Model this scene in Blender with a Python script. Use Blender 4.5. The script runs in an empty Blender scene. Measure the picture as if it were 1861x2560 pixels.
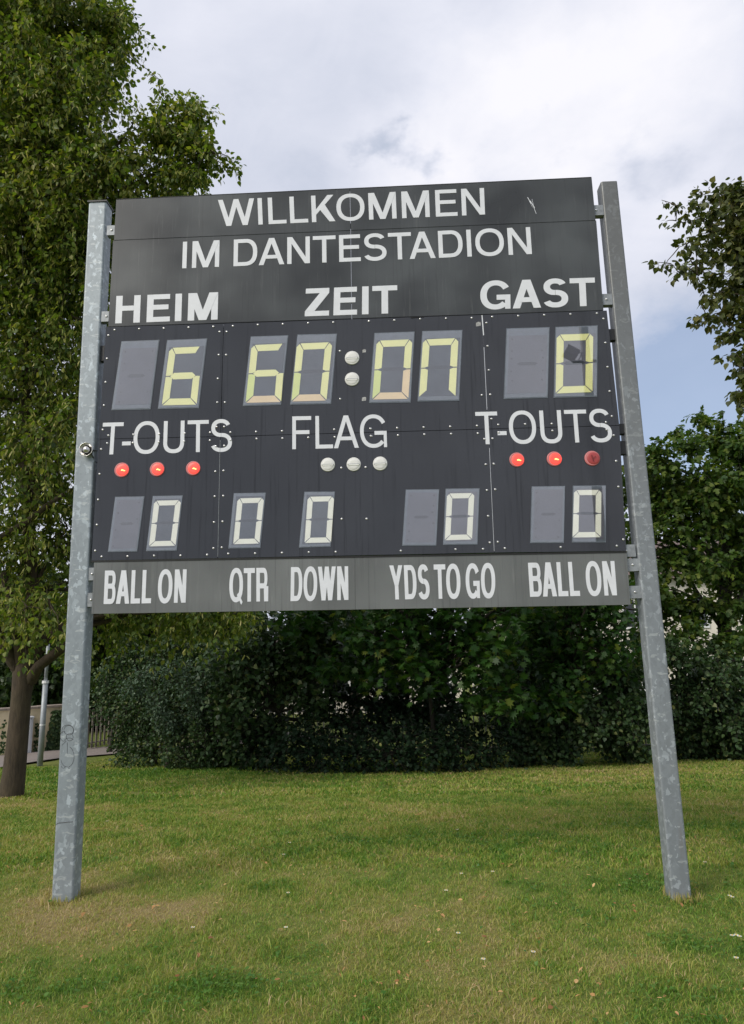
import bpy, math, random
import numpy as np
from mathutils import Vector, Matrix
rng = np.random.default_rng(7)
random.seed(7)
sc = bpy.context.scene
COL = sc.collection
W0, H0, FPX = 1861.0, 2560.0, 1740.0
CAM = np.array([0.0, -4.89, 1.6])
YAW, PIT, ROLL = map(math.radians, (2.14, 11.04, -1.07))

# ------------------------------------------------------------------ camera
cam_data = bpy.data.cameras.new('camera')
cam = bpy.data.objects.new('camera', cam_data); COL.objects.link(cam)
RM = Matrix.Rotation(YAW, 3, 'Z') @ Matrix.Rotation(math.pi / 2 + PIT, 3, 'X') @ Matrix.Rotation(ROLL, 3, 'Z')
cam.matrix_world = Matrix.Translation(Vector(CAM)) @ RM.to_4x4()
cam_data.sensor_fit = 'VERTICAL'; cam_data.sensor_height = 36.0; cam_data.lens = 36.0 * FPX / H0
cam_data.clip_start = 0.05; cam_data.clip_end = 3000
sc.camera = cam
RN = np.array(RM)

def ray(px, py):
    d = RN @ np.array([px - W0 / 2, -(py - H0 / 2), -FPX])
    return d / np.linalg.norm(d)

def P(px, py, y=0.0):
    """world point on the plane y = const seen at a photograph pixel"""
    d = ray(px, py); t = (y - CAM[1]) / d[1]
    return CAM + d * t

# ------------------------------------------------------------------ exposure, world, sun
sc.view_settings.view_transform = 'Standard'; sc.view_settings.look = 'None'
sc.view_settings.exposure = 0.98; sc.view_settings.gamma = 1.0
sc.view_settings.use_curve_mapping = False
SUN_EL, SUN_AZ = math.radians(38), math.radians(230)      # azimuth from +y clockwise: behind the camera, left
world = bpy.data.worlds.new('World'); sc.world = world; world.use_nodes = True
wt = world.node_tree; wt.nodes.clear()
def WN(t, **k):
    n = wt.nodes.new(t)
    for a, b in k.items(): setattr(n, a, b)
    return n
wl = wt.links.new
w_out = WN('ShaderNodeOutputWorld'); w_bg = WN('ShaderNodeBackground'); w_bg.inputs[1].default_value = 0.1
wl(w_bg.outputs[0], w_out.inputs[0])
w_sky = WN('ShaderNodeTexSky'); w_sky.sky_type = 'NISHITA'; w_sky.sun_disc = False
w_sky.sun_elevation = SUN_EL; w_sky.sun_rotation = SUN_AZ; w_sky.air_density = 1.0; w_sky.dust_density = 0.6
w_tc = WN('ShaderNodeTexCoord')
w_map = WN('ShaderNodeMapping'); w_map.inputs['Scale'].default_value = (1.0, 1.0, 1.7)
wl(w_tc.outputs['Generated'], w_map.inputs[0])
def wnoise(scale, detail, rough, vec, dist=0.0):
    n = WN('ShaderNodeTexNoise'); n.inputs['Scale'].default_value = scale; n.inputs['Detail'].default_value = detail
    n.inputs['Roughness'].default_value = rough; n.inputs['Distortion'].default_value = dist; wl(vec, n.inputs['Vector']); return n
def wmath(op, a, b=None, c=None, clamp=False):
    n = WN('ShaderNodeMath'); n.operation = op; n.use_clamp = clamp
    for i, v in enumerate((a, b, c)):
        if v is None: continue
        if isinstance(v, (int, float)): n.inputs[i].default_value = v
        else: wl(v, n.inputs[i])
    return n.outputs[0]
# warped direction
w_wn = wnoise(4.0, 6, 0.62, w_map.outputs[0])
w_ws = WN('ShaderNodeVectorMath', operation='SUBTRACT'); wl(w_wn.outputs['Color'], w_ws.inputs[0]); w_ws.inputs[1].default_value = (.5, .5, .5)
w_wm = WN('ShaderNodeVectorMath', operation='SCALE'); wl(w_ws.outputs[0], w_wm.inputs[0]); w_wm.inputs['Scale'].default_value = 0.24
w_wa = WN('ShaderNodeVectorMath', operation='ADD'); wl(w_tc.outputs['Generated'], w_wa.inputs[0]); wl(w_wm.outputs[0], w_wa.inputs[1])
def blob(px, py, r, inner=0.0):
    """soft cloud patch round a direction of the sky, edge broken by the warp"""
    d = ray(px, py)
    n = WN('ShaderNodeVectorMath', operation='DISTANCE'); wl(w_wa.outputs[0], n.inputs[0]); n.inputs[1].default_value = tuple(d)
    m = WN('ShaderNodeMapRange'); m.interpolation_type = 'SMOOTHSTEP'; wl(n.outputs['Value'], m.inputs[0])
    m.inputs[1].default_value = r / FPX; m.inputs[2].default_value = inner; m.inputs[3].default_value = 0; m.inputs[4].default_value = 1
    return m.outputs[0]
w_n1 = wnoise(2.3, 8, 0.55, w_map.outputs[0], 0.3)
w_n2 = wnoise(7.0, 6, 0.6, w_map.outputs[0], 0.6)
# brightness of the cloud layer
br = wmath('MULTIPLY_ADD', w_n1.outputs['Fac'], 0.85, 0.06)
br = wmath('ADD', br, wmath('MULTIPLY_ADD', w_n2.outputs['Fac'], 0.36, -0.18))
for (px, py, r, s) in [(1500, 120, 420, .34), (1250, 330, 330, .34), (1020, 440, 260, .30), (1750, 60, 300, .25), (1640, 560, 200, .12),
                       (420, 260, 700, -.14), (150, -300, 900, .10), (900, 352, 62, -.42), (962, 335, 62, -.50), (1040, 352, 58, -.45), (1005, 300, 40, -.35), (1115, 392, 60, -.5),
                       (1385, 322, 55, -.4), (1590, 405, 90, -.35), (1715, 395, 80, -.3), (1240, 430, 60, -.18), (720, 420, 90, -.12),
                       (1700, 760, 190, -.14), (1780, 880, 150, .10)]:
    br = wmath('MULTIPLY_ADD', blob(px, py, r), s, br)
w_cr = WN('ShaderNodeValToRGB'); wl(br, w_cr.inputs[0])
e = w_cr.color_ramp.elements
e[0].position = 0.05; e[0].color = (2.5, 2.8, 3.45, 1)
e[1].position = 0.95; e[1].color = (4.9, 4.87, 5.15, 1)
x = e.new(0.35); x.color = (3.2, 3.4, 4.0, 1)
x = e.new(0.65); x.color = (4.1, 4.2, 4.7, 1)
# clear-blue opening low on the right, and thin openings elsewhere
hole = wmath('ADD', blob(1700, 1040, 330, .03), wmath('MULTIPLY', blob(1930, 1080, 420, .05), .8), clamp=True)
gen = WN('ShaderNodeMapRange'); gen.interpolation_type = 'SMOOTHSTEP'; wl(w_n1.outputs['Fac'], gen.inputs[0])
gen.inputs[1].default_value = .36; gen.inputs[2].default_value = .26; gen.inputs[3].default_value = 0; gen.inputs[4].default_value = .6
hole = wmath('MAXIMUM', hole, gen.outputs[0])
w_blue = WN('ShaderNodeMixRGB'); w_blue.blend_type = 'MIX'; w_blue.inputs[0].default_value = 0.72
wl(w_sky.outputs[0], w_blue.inputs[1]); w_blue.inputs[2].default_value = (1.5, 1.95, 2.85, 1)
w_mix = WN('ShaderNodeMixRGB'); wl(wmath('MULTIPLY', hole, .78), w_mix.inputs[0]); wl(w_cr.outputs[0], w_mix.inputs[1]); wl(w_blue.outputs[0], w_mix.inputs[2])
wl(w_mix.outputs[0], w_bg.inputs[0])

sun_d = bpy.data.lights.new('sun', 'SUN'); sun_d.energy = 1.5; sun_d.angle = math.radians(26); sun_d.color = (1.0, 0.93, 0.82)
sun = bpy.data.objects.new('sun', sun_d); COL.objects.link(sun)
sv_ = Vector((math.sin(SUN_AZ) * math.cos(SUN_EL), math.cos(SUN_AZ) * math.cos(SUN_EL), math.sin(SUN_EL)))
sun.rotation_euler = sv_.to_track_quat('Z', 'Y').to_euler()

# ------------------------------------------------------------------ helpers
def tag(o, label=None, cat=None, group=None, kind=None):
    if label: o['label'] = label
    if cat: o['category'] = cat
    if group: o['group'] = group
    if kind: o['kind'] = kind
    return o

def empty(name, loc=(0, 0, 0)):
    o = bpy.data.objects.new(name, None); o.location = loc; COL.objects.link(o); o.empty_display_size = .2
    return o

def link(name, me, mat=None, parent=None, loc=None):
    o = bpy.data.objects.new(name, me); COL.objects.link(o)
    if mat is not None and not me.materials: me.materials.append(mat)
    if parent is not None:
        o.parent = parent
        pl = Vector((0, 0, 0)); q = parent
        while q is not None: pl += q.location; q = q.parent
        o.location = (Vector(loc) - pl) if loc is not None else -pl
    elif loc is not None: o.location = loc
    return o

def pymesh(verts, faces, smooth=False):
    me = bpy.data.meshes.new('m'); me.from_pydata([tuple(v) for v in verts], [], faces); me.update()
    if smooth:
        for p in me.polygons: p.use_smooth = True
    return me

def prism_xz(poly, y0, y1):
    """polygon given as (x, z) in front plane y0 extruded back to y1"""
    n = len(poly)
    v = [(p[0], y0, p[1]) for p in poly] + [(p[0], y1, p[1]) for p in poly]
    f = [tuple(range(n)), tuple(range(2 * n - 1, n - 1, -1))] + [(i, i + n, (i + 1) % n + n, (i + 1) % n) for i in range(n)]
    return v, f

class MB:
    def __init__(s): s.v = []; s.f = []
    def add(s, v, f):
        o = len(s.v); s.v += [tuple(a) for a in v]; s.f += [tuple(i + o for i in g) for g in f]
    def box(s, a, b):
        x0, y0, z0 = a; x1, y1, z1 = b
        s.add([(x0, y0, z0), (x1, y0, z0), (x1, y1, z0), (x0, y1, z0), (x0, y0, z1), (x1, y0, z1), (x1, y1, z1), (x0, y1, z1)],
              [(0, 3, 2, 1), (4, 5, 6, 7), (0, 1, 5, 4), (1, 2, 6, 5), (2, 3, 7, 6), (3, 0, 4, 7)])
    def tube(s, pts, rad, n=6, caps=True):
        v, f = tube(pts, rad, n); s.add(v, f)
        if caps:
            o = len(s.v) - len(v)
            s.f.append(tuple(o + i for i in reversed(range(n)))); s.f.append(tuple(len(s.v) - n + i for i in range(n)))
    def mesh(s, smooth=False): return pymesh(s.v, s.f, smooth)
    def build(s, name, mat, parent=None, smooth=False): return link(name, s.mesh(smooth), mat, parent)

def tube(pts, rad, n=6):
    pts = [Vector(p) for p in pts]; v = []; f = []
    prev = None
    for i, p in enumerate(pts):
        d = (pts[min(i + 1, len(pts) - 1)] - pts[max(i - 1, 0)])
        d = d.normalized() if d.length > 1e-9 else Vector((0, 0, 1))
        a = (Vector((1, 0, 0)) if abs(d.x) < .8 else Vector((0, 1, 0))) if prev is None else prev
        u = (a - d * a.dot(d)).normalized(); w = d.cross(u); prev = u
        r = rad[i] if hasattr(rad, '__len__') else rad
        for k in range(n):
            t = 2 * math.pi * k / n
            v.append(tuple(p + u * (r * math.cos(t)) + w * (r * math.sin(t))))
    for i in range(len(pts) - 1):
        for k in range(n):
            f.append((i * n + k, i * n + (k + 1) % n, (i + 1) * n + (k + 1) % n, (i + 1) * n + k))
    return v, f

def lathe(profile, c, axis='y', n=20):
    """profile (r, h) revolved; h measured towards -y (to the viewer) for axis y, +z for axis z"""
    v = []; f = []
    for (r, h) in profile:
        for k in range(n):
            t = 2 * math.pi * k / n
            if axis == 'y': v.append((c[0] + r * math.cos(t), c[1] - h, c[2] + r * math.sin(t)))
            else: v.append((c[0] + r * math.cos(t), c[1] + r * math.sin(t), c[2] + h))
    for i in range(len(profile) - 1):
        for k in range(n):
            f.append((i * n + k, i * n + (k + 1) % n, (i + 1) * n + (k + 1) % n, (i + 1) * n + k))
    f.append(tuple(range(n))[::-1]); f.append(tuple((len(profile) - 1) * n + k for k in range(n)))
    return v, f

# value noise
_tab = rng.random((256, 256))
def vnoise(x, y, s):
    x = np.asarray(x) * s; y = np.asarray(y) * s
    xi = np.floor(x).astype(int); yi = np.floor(y).astype(int); fx = x - xi; fy = y - yi
    fx = fx * fx * (3 - 2 * fx); fy = fy * fy * (3 - 2 * fy)
    g = lambda a, b: _tab[a & 255, b & 255]
    return (g(xi, yi) * (1 - fx) + g(xi + 1, yi) * fx) * (1 - fy) + (g(xi, yi + 1) * (1 - fx) + g(xi + 1, yi + 1) * fx) * fy

# ------------------------------------------------------------------ materials
def mat_new(name):
    m = bpy.data.materials.new(name); m.use_nodes = True; nt = m.node_tree
    b = nt.nodes['Principled BSDF']; return m, nt, b, nt.links.new
def N(nt, t, **k):
    n = nt.nodes.new(t)
    for a, b in k.items(): setattr(n, a, b)
    return n
def noise(nt, scale, detail=4, rough=.5, vec=None, mapscale=None, coord='Object'):
    n = N(nt, 'ShaderNodeTexNoise'); n.inputs['Scale'].default_value = scale; n.inputs['Detail'].default_value = detail; n.inputs['Roughness'].default_value = rough
    if vec is None:
        tc = N(nt, 'ShaderNodeTexCoord'); vec = tc.outputs[coord]
    if mapscale:
        mp = N(nt, 'ShaderNodeMapping'); mp.inputs['Scale'].default_value = mapscale; nt.links.new(vec, mp.inputs[0]); vec = mp.outputs[0]
    nt.links.new(vec, n.inputs['Vector']); return n
def ramp(nt, fac, stops, interp='LINEAR'):
    r = N(nt, 'ShaderNodeValToRGB'); r.color_ramp.interpolation = interp
    el = r.color_ramp.elements
    el[0].position, el[0].color = stops[0][0], (*stops[0][1], 1)
    el[1].position, el[1].color = stops[-1][0], (*stops[-1][1], 1)
    for p, c in stops[1:-1]:
        q = el.new(p); q.color = (*c, 1)
    nt.links.new(fac, r.inputs[0]); return r
def mixc(nt, fac, a, b, mode='MIX'):
    m = N(nt, 'ShaderNodeMixRGB'); m.blend_type = mode
    for i, v in enumerate((fac, a, b)):
        if isinstance(v, (int, float)): m.inputs[i].default_value = v
        elif isinstance(v, tuple): m.inputs[i].default_value = (*v, 1)
        else: nt.links.new(v, m.inputs[i])
    return m.outputs[0]
def bump(nt, b, h, strength=.3, dist=.01):
    n = N(nt, 'ShaderNodeBump'); n.inputs['Strength'].default_value = strength; n.inputs['Distance'].default_value = dist
    nt.links.new(h, n.inputs['Height']); nt.links.new(n.outputs[0], b.inputs['Normal'])

def simple(name, col, rough=.6, metal=0.0, var=.15, scale=8.0, spec=.5):
    m, nt, b, L = mat_new(name)
    n = noise(nt, scale, 5, .6)
    r = ramp(nt, n.outputs['Fac'], [(.3, tuple(c * (1 - var) for c in col)), (.7, tuple(min(1, c * (1 + var)) for c in col))])
    L(r.outputs[0], b.inputs['Base Color']); b.inputs['Roughness'].default_value = rough; b.inputs['Metallic'].default_value = metal
    b.inputs['Specular IOR Level'].default_value = spec
    return m

def panel_mat(name, col, rough, streak, spec=.5, dirt=(.18, .18, .17), fine=.25, rvar=.12, wav=.25, coat=0.0, mot=.25):
    """painted sheet metal: faint blotches (on the signs also painted sky reflections), vertical run-off streaks, uneven gloss"""
    m, nt, b, L = mat_new(name)
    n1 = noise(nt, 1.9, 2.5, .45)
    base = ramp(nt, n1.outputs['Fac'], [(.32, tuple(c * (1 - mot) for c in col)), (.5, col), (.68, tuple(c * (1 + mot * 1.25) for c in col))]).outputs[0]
    n2 = noise(nt, 5.0, 4, .7, mapscale=(5.5, 1, .35))
    s = ramp(nt, n2.outputs['Fac'], [(.56, (0, 0, 0)), (.78, (1, 1, 1))]).outputs[0]
    n2b = noise(nt, 1.5, 3, .5, mapscale=(1, 1, 1.4))
    s2 = ramp(nt, n2b.outputs['Fac'], [(.42, (0, 0, 0)), (.62, (1, 1, 1))]).outputs[0]
    sm = mixc(nt, 1.0, s, s2, 'MULTIPLY')
    sm2 = mixc(nt, 1.0, sm, (streak, streak, streak), 'MULTIPLY')
    c = mixc(nt, sm2, base, dirt)
    n3 = noise(nt, 5.0, 3, .7, mapscale=(9, 1, .2))
    dk = ramp(nt, n3.outputs['Fac'], [(.36, (1, 1, 1)), (.44, (0, 0, 0))]).outputs[0]
    dk2 = mixc(nt, 1.0, dk, (fine, fine, fine), 'MULTIPLY')
    c = mixc(nt, dk2, c, tuple(q * .35 for q in col))
    n4 = noise(nt, 160, 2, .8)
    c = mixc(nt, .12, c, n4.outputs['Color'], 'OVERLAY')
    L(c, b.inputs['Base Color'])
    rr = N(nt, 'ShaderNodeMapRange'); L(n1.outputs['Fac'], rr.inputs[0]); rr.inputs[3].default_value = rough - rvar; rr.inputs[4].default_value = rough + rvar
    L(rr.outputs[0], b.inputs['Roughness']); b.inputs['Specular IOR Level'].default_value = spec
    b.inputs['Coat Weight'].default_value = coat
    if coat:
        cw = N(nt, 'ShaderNodeMath'); cw.operation = 'MULTIPLY_ADD'; L(dk, cw.inputs[0]); cw.inputs[1].default_value = -coat * .85; cw.inputs[2].default_value = coat; L(cw.outputs[0], b.inputs['Coat Weight'])
    b.inputs['Coat Roughness'].default_value = .06
    n5 = noise(nt, 1.1, 2, .4); bump(nt, b, n5.outputs['Fac'], wav, .03)
    return m

M = {}
M['sign'] = panel_mat('dark_grey_sign_paint', (.048, .053, .056), .30, .8, .5, (.13, .135, .135), .2, .07, .6, 0.0, .42)  # uneven paint tone, strengthened to carry soft sky reflections in the colour
M['strip'] = panel_mat('mid_grey_sign_paint', (.135, .143, .145), .40, .7, .4, (.27, .28, .28), .3, .1, .25, 0.0, .2)
M['casing'] = panel_mat('black_anodised_casing', (.015, .017, .021), .17, .22, .62, (.05, .05, .052), .5, .05, .35, .35)
M['edge'] = simple('dark_edge', (.012, .012, .013), .7)
M['letter'] = simple('white_vinyl', (.70, .72, .77), .45, var=.05, scale=14)
M['yellow'] = simple('yellow_segment_paint', (.90, .88, .42), .5, var=.05, scale=6)
M['lime'] = simple('lime_segment_paint', (.76, .82, .30), .5, var=.06, scale=6)
M['peach'] = simple('peach_segment_paint', (.88, .68, .42), .5, var=.06, scale=6)
M['cream'] = simple('cream_segment_paint', (.90, .89, .78), .5, var=.05, scale=6)
M['flap'] = simple('grey_display_plate', (.045, .056, .072), .4, var=.3, scale=5)
M['flap2'] = simple('pale_display_plate', (.12, .12, .145), .35, var=.12, scale=4)
M['frame'] = simple('translucent_grey_rim', (.13, .15, .18), .35, var=.12, scale=20)
M['ghost'] = simple('dim_black_segment', (.030, .035, .045), .5)
M['dot'] = simple('dark_hinge_spot', (.065, .068, .08), .5)  # dark grey of hinge spots and the blank displays' middle segment
M['zinc_bolt'] = simple('zinc_bolt', (.62, .62, .62), .35, .75, .1)
M['bracket'] = simple('galvanised_bracket', (.27, .29, .31), .5, .3, .25, 30)
M['black'] = simple('black_steel', (.02, .02, .022), .5)
M['steel'] = simple('bright_steel', (.55, .54, .52), .25, .9, .1)
M['ink'] = simple('black_marker_ink', (.035, .037, .042), .6)
M['tape'] = simple('silver_tape', (.36, .36, .35), .5, .2, .5, 90)
M['wallrender'] = simple('cream_render', (.74, .62, .42), .85, var=.12, scale=3)
M['coping'] = simple('stone_coping', (.30, .25, .21), .85)
M['cabinet'] = simple('pale_grey_cabinet', (.55, .57, .60), .5, var=.05)
M['pole'] = simple('grey_pole', (.30, .33, .35), .5, .2)
M['lampwhite'] = simple('white_lamp_housing', (.72, .73, .74), .4)
M['wood'] = simple('grey_weathered_wood', (.20, .18, .15), .85, var=.3, scale=20)
M['fence'] = simple('dark_metal_fence', (.10, .10, .10), .6)
M['bldg'] = simple('pale_house_render', (.70, .66, .58), .85, var=.06, scale=1)
M['roof'] = simple('red_roof_tiles', (.13, .095, .085), .8)
M['winglass'] = simple('window_glass_dark', (.03, .035, .04), .1)
M['asphalt'] = simple('path_asphalt', (.22, .19, .175), .9, var=.15, scale=12)
M['daisy'] = simple('white_petals', (.80, .80, .80), .6, var=.03)
M['daisyc'] = simple('yellow_centre', (.75, .50, .05), .6)

def glass_mat():
    m = bpy.data.materials.new('clear_cover_pane'); m.use_nodes = True; nt = m.node_tree; nt.nodes.clear(); L = nt.links.new
    o = N(nt, 'ShaderNodeOutputMaterial'); t = N(nt, 'ShaderNodeBsdfTransparent'); g = N(nt, 'ShaderNodeBsdfGlossy')
    t.inputs[0].default_value = (.98, .985, .99, 1); g.inputs['Roughness'].default_value = .012; g.inputs[0].default_value = (1, 1, 1, 1)
    f = N(nt, 'ShaderNodeLayerWeight'); f.inputs[0].default_value = .5
    pw = N(nt, 'ShaderNodeMath'); pw.operation = 'POWER'; L(f.outputs['Facing'], pw.inputs[0]); pw.inputs[1].default_value = 4
    mm = N(nt, 'ShaderNodeMath'); mm.operation = 'MULTIPLY_ADD'; L(pw.outputs[0], mm.inputs[0]); mm.inputs[1].default_value = .6; mm.inputs[2].default_value = .095
    x = N(nt, 'ShaderNodeMixShader'); L(mm.outputs[0], x.inputs[0]); L(t.outputs[0], x.inputs[1]); L(g.outputs[0], x.inputs[2]); L(x.outputs[0], o.inputs[0])
    return m
M['pane'] = glass_mat()

def lens_mat(name, col, emis, es, rough=.4):
    m, nt, b, L = mat_new(name)
    w = N(nt, 'ShaderNodeTexWave'); w.inputs['Scale'].default_value = 40; w.bands_direction = 'X'
    tc = N(nt, 'ShaderNodeTexCoord'); L(tc.outputs['Object'], w.inputs[0])
    c = mixc(nt, w.outputs['Fac'], tuple(q * .7 for q in col), col); L(c, b.inputs['Base Color'])
    b.inputs['Roughness'].default_value = rough
    b.inputs['Emission Color'].default_value = (*emis, 1); b.inputs['Emission Strength'].default_value = es
    bump(nt, b, w.outputs['Fac'], .2, .002)
    return m
M['red_on'] = lens_mat('lit_red_lens', (.75, .06, .05), (1, .07, .05), .55)
M['red_rim'] = lens_mat('pale_red_rim', (.55, .22, .22), (1, .1, .1), .05)
M['red_off'] = lens_mat('unlit_red_lens', (.38, .06, .06), (1, .1, .1), .02)
M['clear_lens'] = lens_mat('frosted_white_lens', (.85, .85, .83), (1, 1, 1), 0.0, .6)
M['filament'] = lens_mat('glowing_filament', (.9, .5, .1), (1, .50, .12), 2.2)
M['reflector'] = lens_mat('bright_reflector_bar', (.9, .9, .86), (1, 1, 1), 0.0)
M['copper'] = lens_mat('dark_red_element', (.16, .02, .02), (1, 0, 0), 0.0)

def galv(name, dark):
    m, nt, b, L = mat_new(name)
    v = N(nt, 'ShaderNodeTexVoronoi'); v.inputs['Scale'].default_value = 36; v.inputs['Randomness'].default_value = 1
    tc = N(nt, 'ShaderNodeTexCoord'); mp = N(nt, 'ShaderNodeMapping'); mp.inputs['Scale'].default_value = (1.5, 1.2, .8)
    dn = noise(nt, 14, 3, .6); dm = mixc(nt, .09, tc.outputs['Object'], dn.outputs['Color']); L(dm, mp.inputs[0]); L(mp.outputs[0], v.inputs[0])
    sep = N(nt, 'ShaderNodeSeparateColor'); L(v.outputs['Color'], sep.inputs[0])
    base = ramp(nt, sep.outputs[0], [(.0, tuple(.86 * q for q in dark)), (.5, dark), (.80, tuple(1.08 * q for q in dark)), (.9, tuple(1.45 * q for q in dark)), (1.0, tuple(2.1 * q for q in dark))]).outputs[0]
    n1 = noise(nt, 3, 5, .6, mapscale=(1, 1, .6))
    c = mixc(nt, .38, base, ramp(nt, n1.outputs['Fac'], [(.3, tuple(.75 * q for q in dark)), (.7, tuple(1.3 * q for q in dark))]).outputs[0])
    # pale curved run-off scuffs
    n2 = noise(nt, 15, 3, .55, mapscale=(.6, 1, 1.7))
    r2 = ramp(nt, n2.outputs['Fac'], [(.60, (0, 0, 0)), (.63, (.55, .55, .55)), (.72, (0, 0, 0))]).outputs[0]
    c = mixc(nt, r2, c, (.50, .54, .55))
    n3 = noise(nt, 3.2, 4, .6, mapscale=(4, 1, .35))
    r3 = ramp(nt, n3.outputs['Fac'], [(.64, (0, 0, 0)), (.76, (.4, .4, .4))]).outputs[0]
    c = mixc(nt, r3, c, (.20, .165, .14))
    if name.startswith('weathered'):
        sx = N(nt, 'ShaderNodeSeparateXYZ'); L(tc.outputs['Object'], sx.inputs[0]); ma = N(nt, 'ShaderNodeMath'); ma.operation = 'MULTIPLY_ADD'; L(n1.outputs['Fac'], ma.inputs[0]); ma.inputs[1].default_value = 2.0; L(sx.outputs[2], ma.inputs[2])
        mr = N(nt, 'ShaderNodeMapRange'); L(ma.outputs[0], mr.inputs[0]); mr.inputs[1].default_value = 2.6; mr.inputs[2].default_value = 5.6; mr.inputs[4].default_value = .75
        c = mixc(nt, mr.outputs[0], c, (.115, .114, .110))
    L(c, b.inputs['Base Color']); b.inputs['Metallic'].default_value = .25; b.inputs['Roughness'].default_value = .5
    bump(nt, b, n2.outputs['Fac'], .2, .004)
    return m
M['galv'] = galv('galvanised_steel', (.255, .292, .322))
M['galv_old'] = galv('weathered_galvanised_steel', (.235, .26, .285))

def leaf_mat(name, stops, trans=.35, rough=.5, spec=.35, nscale=.9, tcol=(1.25, 1.35, .5)):
    m = bpy.data.materials.new(name); m.use_nodes = True; nt = m.node_tree; nt.nodes.clear(); L = nt.links.new
    o = N(nt, 'ShaderNodeOutputMaterial'); b = N(nt, 'ShaderNodeBsdfPrincipled'); t = N(nt, 'ShaderNodeBsdfTranslucent')
    a = N(nt, 'ShaderNodeAttribute'); a.attribute_name = 'lv'
    n = noise(nt, nscale, 3, .6)
    mm = N(nt, 'ShaderNodeMath'); mm.operation = 'MULTIPLY_ADD'; L(n.outputs['Fac'], mm.inputs[0]); mm.inputs[1].default_value = .7; mm.inputs[2].default_value = -.35
    ad = N(nt, 'ShaderNodeMath'); ad.operation = 'ADD'; ad.use_clamp = True; L(mm.outputs[0], ad.inputs[0]); L(a.outputs['Fac'], ad.inputs[1])
    c = ramp(nt, ad.outputs[0], stops).outputs[0]
    L(c, b.inputs['Base Color']); b.inputs['Roughness'].default_value = rough; b.inputs['Specular IOR Level'].default_value = spec
    tc = mixc(nt, 1.0, c, tcol, 'MULTIPLY'); L(tc, t.inputs[0])
    x = N(nt, 'ShaderNodeMixShader'); x.inputs[0].default_value = trans; L(b.outputs[0], x.inputs[1]); L(t.outputs[0], x.inputs[2]); L(x.outputs[0], o.inputs[0])
    return m
M['linden'] = leaf_mat('linden_leaf', [(0, (.034, .062, .012)), (.35, (.080, .138, .018)), (.7, (.165, .215, .034)), (1, (.28, .28, .06))], .45)
M['bract'] = leaf_mat('linden_bract', [(0, (.20, .24, .055)), (.5, (.34, .35, .09)), (1, (.50, .46, .17))], .3)
M['linden_dk'] = leaf_mat('backlit_dark_linden_leaf', [(0, (.036, .055, .014)), (.5, (.080, .102, .026)), (1, (.16, .15, .05))], .28)  # darker copy of the linden leaf, back-lit shade put into its colour
M['maple'] = leaf_mat('maple_leaf', [(0, (.010, .036, .008)), (.45, (.026, .078, .012)), (.85, (.060, .125, .020)), (1, (.15, .18, .030))], .3)
M['maple_bright'] = leaf_mat('bright_maple_leaf', [(0, (.022, .060, .010)), (.5, (.060, .115, .018)), (1, (.16, .20, .035))], .35)
M['shrub'] = leaf_mat('shrub_leaf', [(0, (.016, .040, .013)), (.5, (.038, .078, .026)), (.85, (.075, .122, .042)), (1, (.16, .18, .07))], .2)
M['greyshrub'] = leaf_mat('grey_green_leaf', [(0, (.035, .070, .036)), (.5, (.065, .115, .068)), (1, (.12, .17, .11))], .2)
M['under'] = leaf_mat('shade_coloured_undergrowth_leaf', [(0, (.006, .018, .007)), (.5, (.012, .032, .012)), (1, (.030, .060, .022))], .1, .6, .2)  # leaf colour darkened to carry the shade beneath the canopy
M['darkwood'] = leaf_mat('far_leaf', [(0, (.018, .038, .012)), (.6, (.038, .075, .02)), (1, (.07, .10, .03))], .25)
M['grass'] = leaf_mat('grass_blade', [(0, (.065, .165, .018)), (.25, (.14, .265, .030)), (.5, (.275, .320, .060)), (.74, (.39, .35, .11)), (.88, (.40, .31, .15)), (1, (.50, .39, .22))], .3, .55, .3, nscale=.5)
M['clover'] = leaf_mat('clover_leaf', [(0, (.045, .13, .015)), (1, (.11, .21, .03))], .25, nscale=2)
M['dryleaf'] = leaf_mat('fallen_leaf', [(0, (.22, .10, .035)), (.5, (.40, .22, .08)), (1, (.58, .38, .17))], .2, nscale=3)

def bark_mat(name, col):
    m, nt, b, L = mat_new(name)
    n = noise(nt, 12, 6, .7, mapscale=(2.2, 2.2, .45)); n2 = noise(nt, 2, 3, .5)
    c = ramp(nt, n.outputs['Fac'], [(.3, tuple(q * .45 for q in col)), (.5, col), (.75, tuple(q * 1.7 for q in col))]).outputs[0]
    c = mixc(nt, .25, c, ramp(nt, n2.outputs['Fac'], [(.4, tuple(q * .6 for q in col)), (.6, (col[0], col[1] * 1.25, col[2] * .8))]).outputs[0])
    L(c, b.inputs['Base Color']); b.inputs['Roughness'].default_value = .9; bump(nt, b, n.outputs['Fac'], .9, .02)
    return m
M['bark'] = bark_mat('brown_bark', (.060, .044, .027))
M['bark_dk'] = bark_mat('dark_bark', (.035, .030, .022))

# ------------------------------------------------------------------ ground
def gz(x, y):
    """lawn height: level round the scoreboard, falling gently behind it"""
    t = np.asarray(y, float) - 0.9
    s = np.clip(t, 0, 12.5)
    z = -0.09 * (s * s / (s + 0.9))
    return z
def G(px, py):
    d = ray(px, py); lo, hi = .5, 60.0
    for _ in range(60):
        m = (lo + hi) / 2; p = CAM + d * m
        if p[2] > gz(p[0], p[1]): lo = m
        else: hi = m
    return CAM + d * lo

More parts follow.
